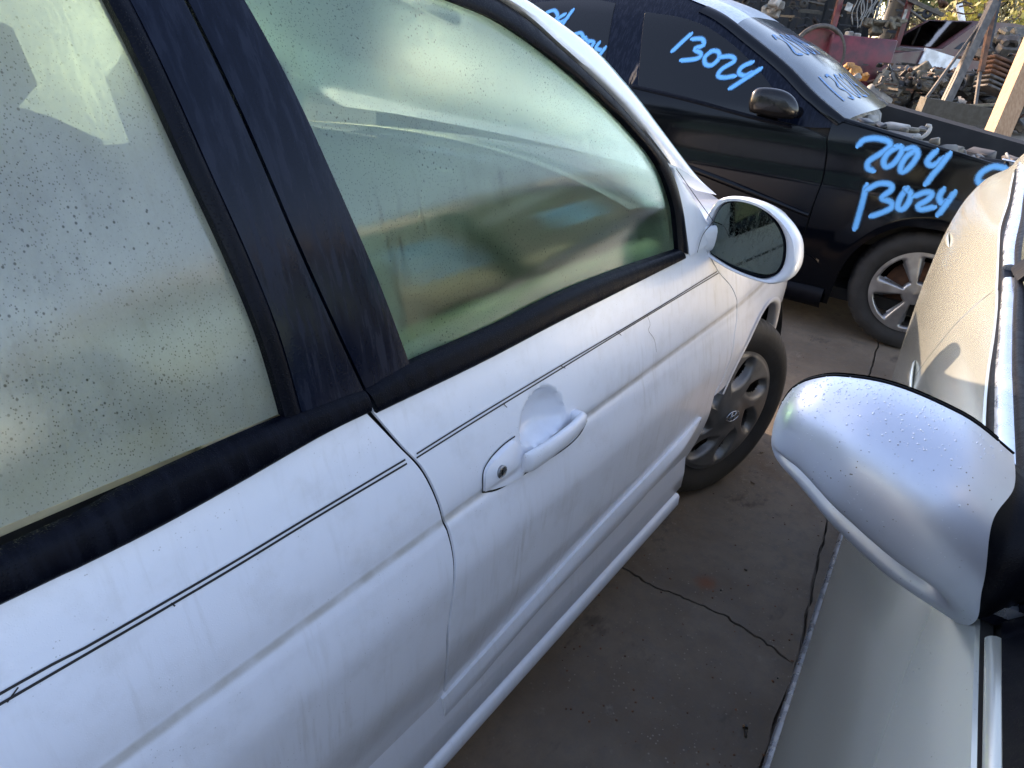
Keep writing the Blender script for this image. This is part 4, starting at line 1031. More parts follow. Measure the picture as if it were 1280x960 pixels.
belt = pchip([(-2.7, 1.12), (-1.42, 1.062), (-1.07, 1.022), (-.68, .968), (-.42, .928), (-.24, .910), (0, .901), (.39, .8975), (.8, .8985), (1.2, .89)])           # belt height rising to the tail
belt0 = belt
# shut lines found from the photograph
print('silver shut top', SCc.tr(1252, 357), 'bottom', SCc.tr(1163, 440), 'handle', SCc.tr(1142, 465), SCc.tr(1185, 300), 'belt', SCc.tr(1221, 960), SCc.tr(1238, 450), SCc.tr(1268, 215))
sh = T([(1250, 358), (1232, 371), (1205, 395), (1180, 422), (1164, 442)])
xs0 = sh[0][0]
shut = [V2(xs0, belt(xs0)-.01)] + sh[1:] ; lastp = shut[-1]; shut += [V2(lastp[0]-.02, .45), V2(lastp[0]-.03, .22)]
print('shut', [tuple(round(c, 3) for c in p) for p in shut])
FX = .82    # front end of the front door (hidden to the lower right)
bt = lambda x: V2(x, belt(x)-.003)
g = coons([V2(shut[-1][0], .225), V2(.2, .225), V2(FX, .225)], [bt(xs0), bt(-.2), bt(.3), bt(FX)], rev([hsh(p, .0025) for p in shut]), [V2(FX, .225), V2(FX, .6), bt(FX)], 110, 60)
SCc.sheet('front_door', g, M['silver'])
xr = xs0-.95
g = coons([V2(xr+.22, .225), V2(shut[-1][0]-.005, .225)], [bt(xr), bt((xr+xs0)/2), bt(xs0-.005)], [V2(xr+.22, .225), V2(xr+.20, .5), V2(xr+.02, .75), bt(xr)], rev([hsh(p, -.0025) for p in shut]), 60, 50)
SCc.sheet('rear_door', g, M['silver'])
g = coons([V2(-2.62, .32), V2(-2.30, .30), V2(-2.15, .56), V2(-1.9, .66), V2(-1.65, .56), V2(xr+.215, .225)], [V2(-2.62, belt(-2.62)-.05), bt(xr-.3), bt(xr-.005)], [V2(-2.62, .32), V2(-2.62, belt(-2.6)-.05)], [V2(xr+.215, .225), V2(xr+.195, .5), V2(xr+.015, .75), bt(xr-.005)], 60, 50)
SCc.sheet('quarter_panel', g, M['silver'])
g = coons([V2(FX+.005, .225), V2(FX+.12, .30), V2(FX+.30, .56), V2(FX+.6, .68)], [bt(FX+.005), V2(FX+.3, .94), V2(FX+.62, .93)], [V2(FX+.005, .225), bt(FX+.005)], [V2(FX+.6, .68), V2(FX+.62, .93)], 30, 30)
SCc.sheet('front_fender', g, M['silver'])
# bright lip along the sill
rows = [[Vector((x, SSf(x, .2)+dy, z)) for dy, z in ((.02, .226), (.001, .222), (-.004, .214), (-.004, .204), (.004, .198), (.03, .195))] for x in [-2.0+2.9*i/50 for i in range(51)]]
MB().grid(rows).make('sill_trim', M['chrome'], silver, sharp=60)
rows = [[Vector((x, SSf(x, .17)+dy, z)) for dy, z in ((.015, .20), (.02, .15), (.06, .12))] for x in [-1.6+2.5*i/20 for i in range(21)]]
MB().grid(rows).make('rocker_sill', M['dark'], silver)
# belt seal: dark rubber, then a bright dewy strip
xx = [xr-.02+(.33-xr+.02)*i/30 for i in range(31)]
SCc.band('belt_seal', [V2(x, belt(x)-.001) for x in xx], [V2(x, belt(x)+.010) for x in xx], M['rubber'], off=.0, bulge=.004, n=60, m=4, smooth=False)
SCc.band('belt_trim', [V2(x, belt(x)+.010) for x in xx if x > xs0], [V2(x, belt(x)+.022) for x in xx if x > xs0], M['chrome'], off=.002, bulge=.007, n=60, m=6, smooth=False)
SCc.band('belt_trim', [V2(x, belt(x)+.010) for x in xx if x < xs0-.004], [V2(x, belt(x)+.022) for x in xx if x < xs0-.004], M['chrome'], off=.002, bulge=.007, n=40, m=6, smooth=False)
SCc.band('glass_seal', [V2(x, belt(x)+.022) for x in xx], [V2(x, belt(x)+.032) for x in xx], M['rubber'], off=-.004, bulge=.002, n=60, m=3, smooth=False)
# windows
gw = lambda x: belt(x)+.028
FW = [gw(xs0+.05), gw(FX-.12)]
g = coons([V2(xs0+.05, gw(xs0)), V2(FX-.14, gw(FX-.1))], [V2(xs0-.02, 1.40), V2(.15, 1.40), V2(.50, 1.26)], [V2(xs0+.05, gw(xs0)), V2(xs0-.02, 1.40)], [V2(FX-.14, gw(FX-.1)), V2(.50, 1.26)], 40, 24)
SCc.sheet('front_side_window', g, M['glass_sil'], off=-.006, flange=0)
g = coons([V2(xr+.12, gw(xr)), V2(xs0-.04, gw(xs0))], [V2(xr+.30, 1.36), V2(xs0-.11, 1.40)], [V2(xr+.12, gw(xr)), V2(xr+.30, 1.36)], [V2(xs0-.04, gw(xs0)), V2(xs0-.11, 1.40)], 30, 24)
SCc.sheet('rear_side_window', g, M['glass_sil'], off=-.006, flange=0)
SCc.band('centre_pillar', [V2(xs0-.04, gw(xs0)), V2(xs0-.11, 1.41)], [V2(xs0+.05, gw(xs0)), V2(xs0-.02, 1.41)], M['blackplastic'], off=.002, bulge=.002, n=16, m=6, smooth=False, depth=.03)
SCc.band('rear_window_frame', [V2(xr+.12, gw(xr)), V2(xr+.30, 1.36), V2(xs0-.1, 1.40)], [V2(xr+.06, gw(xr)-.004), V2(xr+.26, 1.40), V2(xs0-.1, 1.43)], M['chrome'], off=.0, bulge=.006, n=30, m=5, depth=.03)
SCc.band('rear_roof_pillar', [V2(xr+.06, gw(xr)-.03), V2(xr+.26, 1.40), V2(xs0, 1.43)], [V2(xr-.32, belt(xr-.3)), V2(xr+.02, 1.40), V2(xs0, 1.47)], M['silver'], off=-.002, bulge=.01, n=30, m=8, depth=.03)
SCc.band('roof_rail', [V2(xs0-.15, 1.40), V2(.15, 1.40), V2(.50, 1.26), V2(.98, .985)], [V2(xs0-.15, 1.45), V2(.17, 1.45), V2(.56, 1.29), V2(1.03, 1.0)], M['silver'], off=.0, bulge=.012, n=40, m=8, depth=.03)
def acr(p, w_, bz, bx, n=17):
    q = Vector((p.x, w_-p.y, p.z)); return [p.lerp(q, t) + Vector((bx*(1-(2*t-1)**2), 0, bz*(1-(2*t-1)**4))) for t in [k/(n-1) for k in range(n)]]
P3 = SCc.P3
MB().grid([acr(P3(V2(x, z)), SWD, .04, 0) for x, z in ((xr+.1, 1.41), (xs0-.1, 1.455), (.17, 1.45))]).make('roof', M['silver'], silver)
MB().grid([acr(P3(V2(x, z)), SWD, .03, .10) for x, z in ((.18, 1.45), (.56, 1.29), (1.03, 1.0))]).make('windscreen', M['glass_tint'], silver)
MB().grid([acr(P3(V2(x, z)), SWD, .02, -.04) for x, z in ((xr-.35, belt(xr-.3)), (xr-.1, 1.22), (xr+.1, 1.40))]).make('rear_screen', M['glass_sil'], silver)
rows = []
for i in range(12):
    x = xr-.28 - (2.62+xr-.28)*i/11; zz = belt(x)-.012 - .04*(i/11)**2
    p = P3(V2(x, zz)); rows.append([p + Vector((0, 0, 0))] + [Vector((x, p.y + .10*(1-cos(t)), zz + .05*sin(t))) for t in (.4, .9, 1.5)] + [Vector((x-.03, y, zz+.05+.02)) for y in (.4, .7, 1.0, SWD-.15)])
rows.append([Vector((-2.66, v.y+.02, v.z-.05)) for v in rows[-1]]); rows.append([Vector((-2.68, v.y+.02, .35)) for v in rows[-1]])
MB().grid(rows).make('trunk_lid', M['silver'], silver, sharp=60)
rows = [[Vector((x, y, .99 - .13*max(0, x-1.0)**1.5 + .03*(1-((y-.86)/.8)**2))) for y in [.10+1.52*k/12 for k in range(13)]] for x in [.98+1.0*i/12 for i in range(13)]]
MB().grid(rows).make('hood', M['silver'], silver)
g = coons([V2(-1.6, .16), V2(.9, .16)], [V2(-1.9, .99), V2(1.0, .95)], [V2(-1.6, .16), V2(-1.9, .99)], [V2(.9, .16), V2(1.0, .95)], 20, 10)
SCc.sheet('far_door', g, M['silver'], mirror=SWD)
SCc.band('far_pillar', [V2(xs0-.05, .95), V2(xs0-.05, 1.43)], [V2(xs0+.05, .95), V2(xs0+.05, 1.43)], M['blackplastic'], n=8, m=3, mirror=SWD)
rows = [[Vector((x, SSf(x, z)+.018, z)) for z in [.15 + .78*k/12 for k in range(13)]] for x in [-1.45 + 2.2*i/24 for i in range(25)]]
MB().grid(rows).make('inner_shell', M['gap'], silver)
MB().box((-.5, SWD/2, .2), (3.6, SWD-.25, .06)).make('floor_pan', M['dark'], silver, smooth=False)
for yy in (.5, 1.25):
    s_ = MB().box((0, yy, .42), (.5, .5, .2), bev=.05); s_.box((-.30, yy, .8), (.15, .48, .6), Matrix.Rotation(-.2, 3, 'Y'), bev=.05); s_.box((-.40, yy, 1.18), (.1, .26, .16), bev=.03); s_.make('seat', M['trim'], silver)
rows = [[Vector((x, y, z)) for y in [.2+1.3*k/8 for k in range(9)]] for x, z in ((.5, .55), (.48, .88), (.6, .95), (1.0, .97))]
MB().grid(rows).make('dashboard', M['trim'], silver)
mb = MB(); c0 = P3(V2(.30, .955), -.06)
wheel(SCc, 'wheel', -1.90, .05, .30, .30, .19, .19, 0, False)
wheel(SCc, 'wheel', FX+.58, .05, .30, .30, .19, .19, 0, False)
wheel(SCc, 'wheel', -1.90, SWD-.05, .30, .30, .19, .19, pi, False)
wheel(SCc, 'wheel', FX+.58, SWD-.05, .30, .30, .19, .19, pi, False)
# door handles
for px, py, L_ in ((1142, 470, .10), (1186, 300, .10)):
    q = SCc.tr(px, py); rows = []
    for i in range(16):
        t = i/15; x = q[0] - L_ + 2*L_*t; out = .0005 + .006*sin(pi*t)**.8
        rows.append([Vector((x, SSf(x, q[1]) - out + .005*sin(a_)*sin(pi*t)**.5, q[1] + (.001+.010*sin(pi*t)**.8)*cos(a_))) for a_ in [2*pi*k/12 for k in range(12)]])
    MB().grid(rows, closed=True).make('door_handle', M['silver'], silver)
# blue writing on its windows (seen mirrored in the white car's glass)
def loc_strokes(txt, x0, z0, w_, h_, gap):
    SL = []
    for i, ch in enumerate(txt): SL += [[(x0+(w_+gap)*i + w_*b, z0 + h_*(1-a)) for a, b in st] for st in dig(ch, 0, 0, 1, 1)]
    return SL
for k, st in enumerate(loc_strokes('13025', -.60, 1.09, .045, .09, .012) + loc_strokes('2005', -.56, 1.20, .045, .07, .012) + loc_strokes('13025', -1.22, 1.14, .045, .09, .012)):
    v, f, u = SCc.ribbon([V2(*p) for p in st], .022, .001 + k*.0002); stroke_obj('spray_writing', v, f, u, M['spray_pale'], silver)
# ---- its big door mirror
# axes: e = outward (towards the white car), f = forward (towards the camera side), up
L = SCc.loc
tip = L(Vector((-1.300, -.362, 1.015))); base = L(Vector((-1.335, -.588, .985)))
def mirror_sections():
    rows = []; n = 40; m = 60
    for i in range(n):
        t = (i/(n-1))**1.7                    # 0 tip .. 1 root
        k = max(0.0, 1-(1-min(t/.55, 1))**2.3)**.5 if t < .55 else 1.0
        y = tip.y + (base.y-tip.y)*t
        top = pchip([(0, .999), (.008, 1.012), (.03, 1.027), (.09, 1.042), (.2, 1.054), (.4, 1.060), (.7, 1.050), (1.0, 1.018)])(t)
        low = pchip([(0, .993), (.008, .979), (.03, .964), (.09, .951), (.2, .936), (.4, .908), (.7, .876), (1.0, .854)])(t)
        dep = pchip([(0, .006), (.008, .022), (.03, .040), (.08, .056), (.2, .070), (.4, .092), (.7, .105), (1.0, .100)])(t)    # how far the shell bulges forward
        xr_ = pchip([(0, .255), (.3, .250), (1, .245)])(t)            # rear rim plane (local x)
        cz = (top+low)/2; hz = (top-low)/2; r = []
        for j in range(m):
            q = pi*j/(m-1)                    # 0: top rim, pi: bottom rim, bulging forward
            cx = sin(q); cyz = cos(q)
            ex = abs(cx)**.80; ez = (abs(cyz)**.85)*(1 if cyz > 0 else -1)
            x = xr_ + dep*ex + .020*(1-cyz)/2*0; z = cz + hz*ez
            # indent running along the lower front
            w0 = exp(-((q-2.10)/.125)**2) * min(1, max(0, (t-.04)/.12)) * (1/(1+exp((t-.86)*55)))
            nrm = Vector((cx/dep if dep else 0, 0, cyz/hz)).normalized()
            p = Vector((x, y, z)) - nrm*(.019*w0)
            r.append(p)
        rows.append(r)
    return rows
rows = mirror_sections()
def wave_cut(rows):     # painted shell ends on an S curve, black root beyond
    out = []
    for i, r in enumerate(rows): out.append(list(r))
    m = len(rows[0])
    for j in range(m):
        q = j/(m-1); s_ = pchip([(0, .94), (.12, .95), (.30, .905), (.48, .955), (.62, 1.0), (.78, .97), (1, .90)])(q)**(1/1.7)
        n = len(rows)
        col = [rows[i][j] for i in range(n)]
        for i in range(n):
            t = i/(n-1)*s_*(n-1); i0 = min(int(t), n-2); a_ = t-i0; out[i][j] = col[i0] + (col[i0+1]-col[i0])*a_
    return out
sh_rows = wave_cut(rows)
mb = MB().grid(sh_rows); rim_in = [[p + Vector((-.012, .0, 0)) for p in [r[0]]+[r[-1]]] for r in sh_rows]
shell = mb.make('door_mirror', M['silver_mirror'], silver, sharp=70)
# black body: a slightly smaller, longer copy with rear rim and arm
n = len(rows); body = []
for i, r in enumerate(rows):
    if i < 12: continue
    cen = sum(r, Vector())/len(r); body.append([cen.lerp(p, .93)+Vector((-.004, 0, 0)) for p in r])
m = len(rows[0])
arm_top = L(SO + SCc.Rf @ Vector((0, 0, 0)))
for k in range(1, 9):
    t = k/8; last = rows[-1]; cen = sum(last, Vector())/m; r = []
    tgt = Vector((.270, SSf(.32, .99)-.00, .985))
    for j in range(m):
        off_ = (last[j]-cen)*.965; sc_ = 1 - .30*t
        c2 = cen.lerp(tgt, t); r.append(c2 + Vector((off_.x*(1+.25*t), 0, off_.z*(sc_-.12*t))))
    body.append(r)
mb = MB().grid(body); back_ = [[r[0], r[0].lerp(r[-1], .5)+Vector((-.004, 0, 0)), r[-1]] for r in body]; mb.grid(back_)
mb.make('mirror_arm', M['blackplastic'], shell)
rimr = [r[0] + Vector((-.004, 0, 0)) for r in sh_rows]; mb = MB().tube(rimr, .0013, 6); mb.make('mirror_rim', M['blackplastic'], shell)
g_ = [[r[0].lerp(r[-1], k/4)*1 + Vector((-.012, 0, 0)) for k in range(5)] for r in rows[2:-3]]; MB().grid(g_).make('mirror_glass', M['mirrorglass'], shell)
# hood edge strip and black cowl side, below the mirror arm
SCc.band('front_pillar_base', [V2(.36, .8995), V2(.9, .9000)], [V2(.36, .9075), V2(.9, .9075)], M['silver'], off=-.001, bulge=.003, n=30, m=7, smooth=False)
SCc.band('cowl_side_trim', [V2(.34, .909), V2(.9, .909)], [V2(.34, 1.02), V2(.9, .99)], M['blackplastic'], off=-.003, bulge=.001, n=20, m=9, smooth=False)
# water beads lying on the upper rear corner of the shell
random.seed(17); mb = MB()
for k in range(620):
    ti = random.betavariate(2.6, 1.6); qj = random.betavariate(1.0, 3.2)*.42 if k < 420 else random.random()*.55
    i = min(int(ti*(len(sh_rows)-2)), len(sh_rows)-3); j = min(int(qj*(m-2)), m-3); fi = random.random(); fj = random.random()
    p = (sh_rows[i][j]*(1-fi) + sh_rows[i+1][j]*fi)*(1-fj) + (sh_rows[i][j+1]*(1-fi) + sh_rows[i+1][j+1]*fi)*fj
    nn2 = (sh_rows[i+1][j]-sh_rows[i][j]).cross(sh_rows[i][j+1]-sh_rows[i][j]).normalized()
    if nn2.dot(Vector((1, 0, .6))) < 0: nn2 = -nn2
    r_ = random.choice((.0005, .0006, .0008, .0011)) if k < 420 else .0005
    a1 = nn2.cross(Vector((0, 1, 0))).normalized(); a2 = nn2.cross(a1)
    rws = [[p + (a1*cos(b_)*1.25 + a2*sin(b_))*(r_*sin(e_)) + nn2*(r_*.55*cos(e_)) for b_ in [2*pi*t/7 for t in range(7)]] for e_ in (.02, .7, 1.25, 1.57)]
    mb.grid(rws, closed=True)
o = mb.make('water_beads', M['silver_mirror'], shell); o['kind'] = 'stuff'
# sail
SCc.band('mirror_sail_panel', [V2(.33, gw(.33)), V2(.45, 1.20)], [V2(.60, 1.0), V2(.62, 1.22)], M['blackplastic'], off=.004, bulge=.004, n=12, m=6, smooth=False, depth=.04)

# ======================================================================================= GROUND
def terr(x, y):
    d = x-5.0; t = min(max(d/7.0, 0), 1); return .55*t*t*(3-2*t)
rows = []
xs = [-60, -30, -12, -6, -3, 0, 2, 3] + [4+.5*i for i in range(20)] + [16, 20, 30, 60, 150, 400]; ys = [-400, -100, -40, -20, -12, -8, -5, -3, -1, 0, 1, 3, 5, 8, 12, 20, 40, 100, 400]
mesh('ground', [(x, y, terr(x, y)-.035) for x in xs for y in ys], [(i*len(ys)+j, (i+1)*len(ys)+j, (i+1)*len(ys)+j+1, i*len(ys)+j+1) for i in range(len(xs)-1) for j in range(len(ys)-1)], M['yard'], kind='structure')
# concrete slabs with a ragged joint and a crack between them
random.seed(3)
def rag(a, b, n, amp):
    a = Vector(a).to_2d(); b = Vector(b).to_2d(); t = (b-a).normalized(); nn = Vector((-t.y, t.x)); out = []
    for i in range(n+1):
        f = i/n; k = 0 if i in (0, n) else amp*(random.uniform(-1, 1)*.6 + .4*sin(i*.7)); out.append(a.lerp(b, f)+nn*k)
    return out
J = [on_z(x, y, 0).to_2d() for x, y in ((957, 945), (1000, 820), (1016, 730), (1033, 655), (1098, 430))]
j0 = J[0] + (J[0]-J[1])*6; j1 = J[-1] + (J[-1]-J[-2])*1.0
jl = []
chain = [j0, J[0], J[1], J[2], J[3], J[4], j1]
for a_, b_ in zip(chain, chain[1:]): jl += rag(a_, b_, max(4, int((b_-a_).length/.035)), .004)[:-1]
jl.append(j1)
CK = [on_z(x, y, 0).to_2d() for x, y in ((985, 826), (965, 808), (930, 785), (905, 768), (875, 756), (840, 741), (812, 730), (790, 716), (768, 702))]
ck = []
CK.append(CK[-1] + Vector((.5, .45)));
for a_, b_ in zip(CK, CK[1:]): ck += rag(a_, b_, max(3, int((b_-a_).length/.010)), .006)[:-1]
ck.append(CK[-1]); ck.append(Vector((2.6, 7.0)))
# nearest joint index to crack start
ji = min(range(len(jl)), key=lambda i: (jl[i]-ck[0]).length)
gapw = .007
def offp(P, d):
    out = []
    for i, p in enumerate(P):
        t = (P[min(i+1, len(P)-1)]-P[max(i-1, 0)]).normalized(); out.append(p + Vector((-t.y, t.x))*d*random.uniform(.6, 1.3))
    return out
jlL = offp(jl, gapw*.6); jlR = offp(jl, -gapw*.6); ckA = offp(ck, .0036); ckB = offp(ck, -.0036)
EX = Vector((4.9, 0))
def slab(P, name='concrete_slab'):
    mb = MB(); n = len(P); 
    cen = sum(P, Vector((0, 0)))/n
    V = [Vector((p.x, p.y, 0)) for p in P] + [Vector((p.x, p.y, -.03)) for p in P]
    import bmesh
    bm = bmesh.new(); vs = [bm.verts.new(v) for v in V[:n]]; f = bm.faces.new(vs); ex = bmesh.ops.extrude_face_region(bm, geom=[f])
    for v in ex['geom']:
        if isinstance(v, bmesh.types.BMVert): v.co.z = -.03
    bmesh.ops.triangulate(bm, faces=bm.faces); bmesh.ops.recalc_face_normals(bm, faces=bm.faces)
    me = bpy.data.meshes.new(name); bm.to_mesh(me); bm.free(); me.materials.append(M['concrete']); o = bpy.data.objects.new(name, me); COL.objects.link(o); o['kind'] = 'structure'; return o
# near-left slab: behind the crack
slab([jlL[i] for i in range(0, ji+1)] + ckA[1:] + [Vector((-9, 7)), Vector((-9, jl[0].y+.4))])
slab([jlL[i] for i in range(ji, len(jlL))] + [Vector((4.9, jl[-1].y+.25)), Vector((4.9, 7))] + rev(ckB)[:-1])
slab(rev(jlR) + [Vector((-9, jl[0].y-.2)), Vector((-9, -6)), Vector((4.9, -6)), Vector((4.9, jl[-1].y+.2))])
# small litter on the slab
def pebble(px, py, s, label, cat='pebble', mat='oily', grp=None):
    p = on_z(px, py, .0); random.seed(int(px)); V = []
    mb = MB(); rws = [[Vector((s*sin(a_)*cos(b_)*random.uniform(.8, 1.2), s*.8*sin(a_)*sin(b_)*random.uniform(.8, 1.2), s*.55*cos(a_)+s*.4)) for b_ in [2*pi*k/8 for k in range(8)]] for a_ in (.05, .8, 1.6, 2.3, 3.0)]
    o = mb.grid(rws, closed=True).make('pebble', M[mat]); o.location = p; o.rotation_euler = (0, 0, random.uniform(0, 6)); return tag(o, label, cat, grp)
p = on_z(932, 915, .004); 
bolt = empty('bolt', 'small dark bolt lying on the concrete at the bottom of the aisle', 'bolt', p, .4)
MB().tube([(-.012, 0, 0), (.010, 0, 0)], .003, 8).make('bolt_shank', M['oily'], bolt)
mb = MB().rev([(.0005, .0), (.0062, .0), (.0062, .005), (.0005, .005)], 6, Matrix.Translation((.010, 0, 0)) @ Matrix.Rotation(-pi/2, 4, 'Z')); mb.make('bolt_head', M['oily'], bolt, smooth=False)
pebble(932, 713, .0055, 'dark pebble on the concrete between the cars, beyond the crack')
pebble(901, 738, .004, 'tiny dark pebble just beyond the crack')
pebble(966, 852, .004, 'small pebble beside the slab joint, nearer the crack', mat='rust')
pebble(972, 848, .003, 'smallest pebble touching the slab joint', mat='oily')
for k, (px, py, lb) in enumerate(((922, 575, 'red-brown leaf scrap lying below the front tyre'), (941, 604, 'dark leaf scrap on the concrete past the front tyre'), (952, 566, 'little leaf scrap nearest the silver mirror shell'))):
    p = on_z(px, py, .002); R_ = Matrix.Rotation(k*1.3, 3, 'Z')
    V = [R_ @ Vector(v)*.7 for v in ((-.014, 0, .002), (-.004, .006, .004), (.008, .005, .001), (.015, 0, .005), (.006, -.006, .002), (-.006, -.005, 0))]
    o = mesh('leaf_scrap', V + [v + Vector((0, 0, .0015)) for v in V], [(0, 1, 2, 3, 4, 5), (11, 10, 9, 8, 7, 6)] + [(i, (i+1) % 6, 6+(i+1) % 6, 6+i) for i in range(6)], M['rust'] if k == 0 else M['bark']); o.location = p; tag(o, lb, 'leaf')

# ======================================================================================= YARD BEHIND
def up3(v): return Vector(v)
VZ = Vector((0, 0, 1))
def gz(P): return terr(P.x, P.y)-.035
def base_of(P): return Vector((P.x, P.y, gz(P)))
RT = CAM_R.col[0].copy(); RT.z = 0; RT.normalize()         # roughly "to the right" for things facing the aisle
FW_ = Vector((RT.y*-1, RT.x, 0)); 
if FW_.dot(CAM_R.col[2]) < 0: FW_ = -FW_
# open shed with red posts
def post(px, py, d, h0, h1, w_, name, mat, parent):
    P = at(px, py, d); o = MB().bar(Vector((P.x, P.y, h0)), Vector((P.x, P.y, h1)), w_, w_, up=FW_).make(name, M[mat], parent, smooth=False); return o
s0 = base_of(at(1060, 60, 14))
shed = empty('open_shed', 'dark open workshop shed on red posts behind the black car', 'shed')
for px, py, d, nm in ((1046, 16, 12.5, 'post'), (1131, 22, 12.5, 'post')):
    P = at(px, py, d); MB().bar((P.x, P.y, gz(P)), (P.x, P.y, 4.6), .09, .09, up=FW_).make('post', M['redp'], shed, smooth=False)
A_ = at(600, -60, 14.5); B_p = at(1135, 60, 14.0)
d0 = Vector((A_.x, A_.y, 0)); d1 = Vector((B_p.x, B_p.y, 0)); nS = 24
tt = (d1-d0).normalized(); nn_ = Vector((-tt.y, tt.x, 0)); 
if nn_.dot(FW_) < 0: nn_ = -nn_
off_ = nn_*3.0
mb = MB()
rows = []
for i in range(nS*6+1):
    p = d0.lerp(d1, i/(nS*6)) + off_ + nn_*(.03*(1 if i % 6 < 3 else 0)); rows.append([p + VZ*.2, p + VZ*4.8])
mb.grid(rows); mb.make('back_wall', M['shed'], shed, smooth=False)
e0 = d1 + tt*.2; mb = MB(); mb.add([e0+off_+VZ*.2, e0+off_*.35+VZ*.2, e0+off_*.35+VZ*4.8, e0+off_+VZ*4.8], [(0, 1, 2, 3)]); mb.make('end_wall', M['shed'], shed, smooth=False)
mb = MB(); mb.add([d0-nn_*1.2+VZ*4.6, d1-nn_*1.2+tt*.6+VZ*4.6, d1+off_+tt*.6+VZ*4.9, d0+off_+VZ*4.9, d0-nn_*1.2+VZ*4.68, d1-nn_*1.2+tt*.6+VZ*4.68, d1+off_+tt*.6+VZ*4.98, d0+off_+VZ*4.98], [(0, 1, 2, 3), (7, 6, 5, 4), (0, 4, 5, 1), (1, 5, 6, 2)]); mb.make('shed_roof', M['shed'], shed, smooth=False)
for k in range(7):
    p = d0.lerp(d1, .12+k*.125) + off_*.9; MB().box(p+VZ*1.2, (1.1, .4, .05), Matrix.Rotation(atan2(tt.y, tt.x), 3, 'Z')).make('shelf', M['steel'], shed, smooth=False)
# brace timber at the shed corner
P1 = at(1142, 2, 12.3); P2 = at(1172, 16, 12.3); MB().bar(P1, P2, .09, .06, ext=.1).make('brace', M['steel'], shed, smooth=False)
# cords hanging
random.seed(5)
for k in range(9):
    px = 1064 + k*4.5 + random.uniform(-2, 2); y1 = random.uniform(14, 36); P = at(px+8, -12, 12.6); Q = at(px, y1, 12.6)
    pts = [P.lerp(Q, t) + RT*(.03*sin(t*7+k)) for t in [i/10 for i in range(11)]]
    if k % 2: pts += [Q + RT*.07 + VZ*.05, Q.lerp(P, .5) + RT*.14, P + RT*.12]
    o = MB().tube(pts, .011, 5).make('hanging_cord', M['cord']); tag(o, 'grey cord hanging in the dark shed behind the red posts', 'cord', 'cords hanging in the shed')
# red machine with a big ring
rm = empty('red_machine', 'dark red machine cabinet with rounded guard ring under the shed', 'machine', base_of(at(1040, 100, 11)))
def lw(root, p): return Vector(p)-root.location
c = at(1018, 68, 11); R0 = .40
ringpts = [c + RT*(R0*cos(t)) + VZ*(R0*sin(t)) - FW_*.12 for t in [radians(-40+260*i/30) for i in range(31)]]
MB().tube([lw(rm, p) for p in ringpts], .035, 10).make('guard_ring', M['steel'], rm)
rows = [[lw(rm, c + RT*(r*cos(t)) + VZ*(r*sin(t))) for r in (.01, .2, .38)] for t in [2*pi*i/30 for i in range(31)]]
MB().grid(rows).make('drum_face', M['redp'], rm)
q = [at(1028, 70, 11.2), at(1093, 78, 11.2), at(1093, 78, 11.2)]
RZ = Matrix.Rotation(atan2(RT.y, RT.x), 3, 'Z')
pc = at(1058, 98, 11.3); MB().box(lw(rm, Vector((pc.x, pc.y, gz(pc)+.50))), (1.0, .6, 1.0), RZ, bev=.02).make('cabinet', M['redp'], rm)
pc = at(1020, 108, 11.3); MB().box(lw(rm, Vector((pc.x, pc.y, gz(pc)+.25))), (.7, .5, .5), RZ, bev=.02).make('motor_housing', M['redp'], rm)
# red bench panel between the posts
bp = empty('workbench', 'red fronted workbench with parts on top beside the red post', 'workbench', base_of(at(1110, 70, 12.2)))
a0 = at(1078, 62, 12.2); a1 = at(1142, 66, 12.2); 
for zz, hh, mm, nm in ((a0.z-.12, .32, 'redp', 'front_panel'), (a0.z+.06, .05, 'steel', 'bench_top')):
    m0 = (a0+a1)/2; MB().box(lw(bp, Vector((m0.x, m0.y, zz))), ((a1-a0).to_2d().length+.2, .5, hh), RZ).make(nm, M[mm], bp, smooth=False)
for pp in (a0, a1): MB().bar(lw(bp, Vector((pp.x, pp.y, gz(pp)))), lw(bp, Vector((pp.x, pp.y, a0.z))), .05, .05).make('leg', M['steel'], bp, smooth=False)
random.seed(9)
def junk(name, c, s, mat, lab, cat, grp=None, n=3, seed=0):
    random.seed(seed); mb = MB()
    for i in range(n):
        R_ = Matrix.Rotation(random.uniform(0, 3), 3, 'Z') @ Matrix.Rotation(random.uniform(-.9, .9), 3, 'X')
        d = Vector((random.uniform(-1, 1), random.uniform(-1, 1), random.uniform(-.6, .8)))*s*.45
        if i % 3 == 2: mb.tube([d + R_ @ Vector((-s*.5, 0, 0)), d + R_ @ Vector((0, 0, s*.2)), d + R_ @ Vector((s*.5, 0, 0))], s*.12, 7)
        else: mb.box(d, (s*random.uniform(.5, 1), s*random.uniform(.3, .7), s*random.uniform(.2, .6)), R_, bev=s*.06)
    o = mb.make(name, M[mat], sharp=30); o.location = c; tag(o, lab, cat, grp); return o
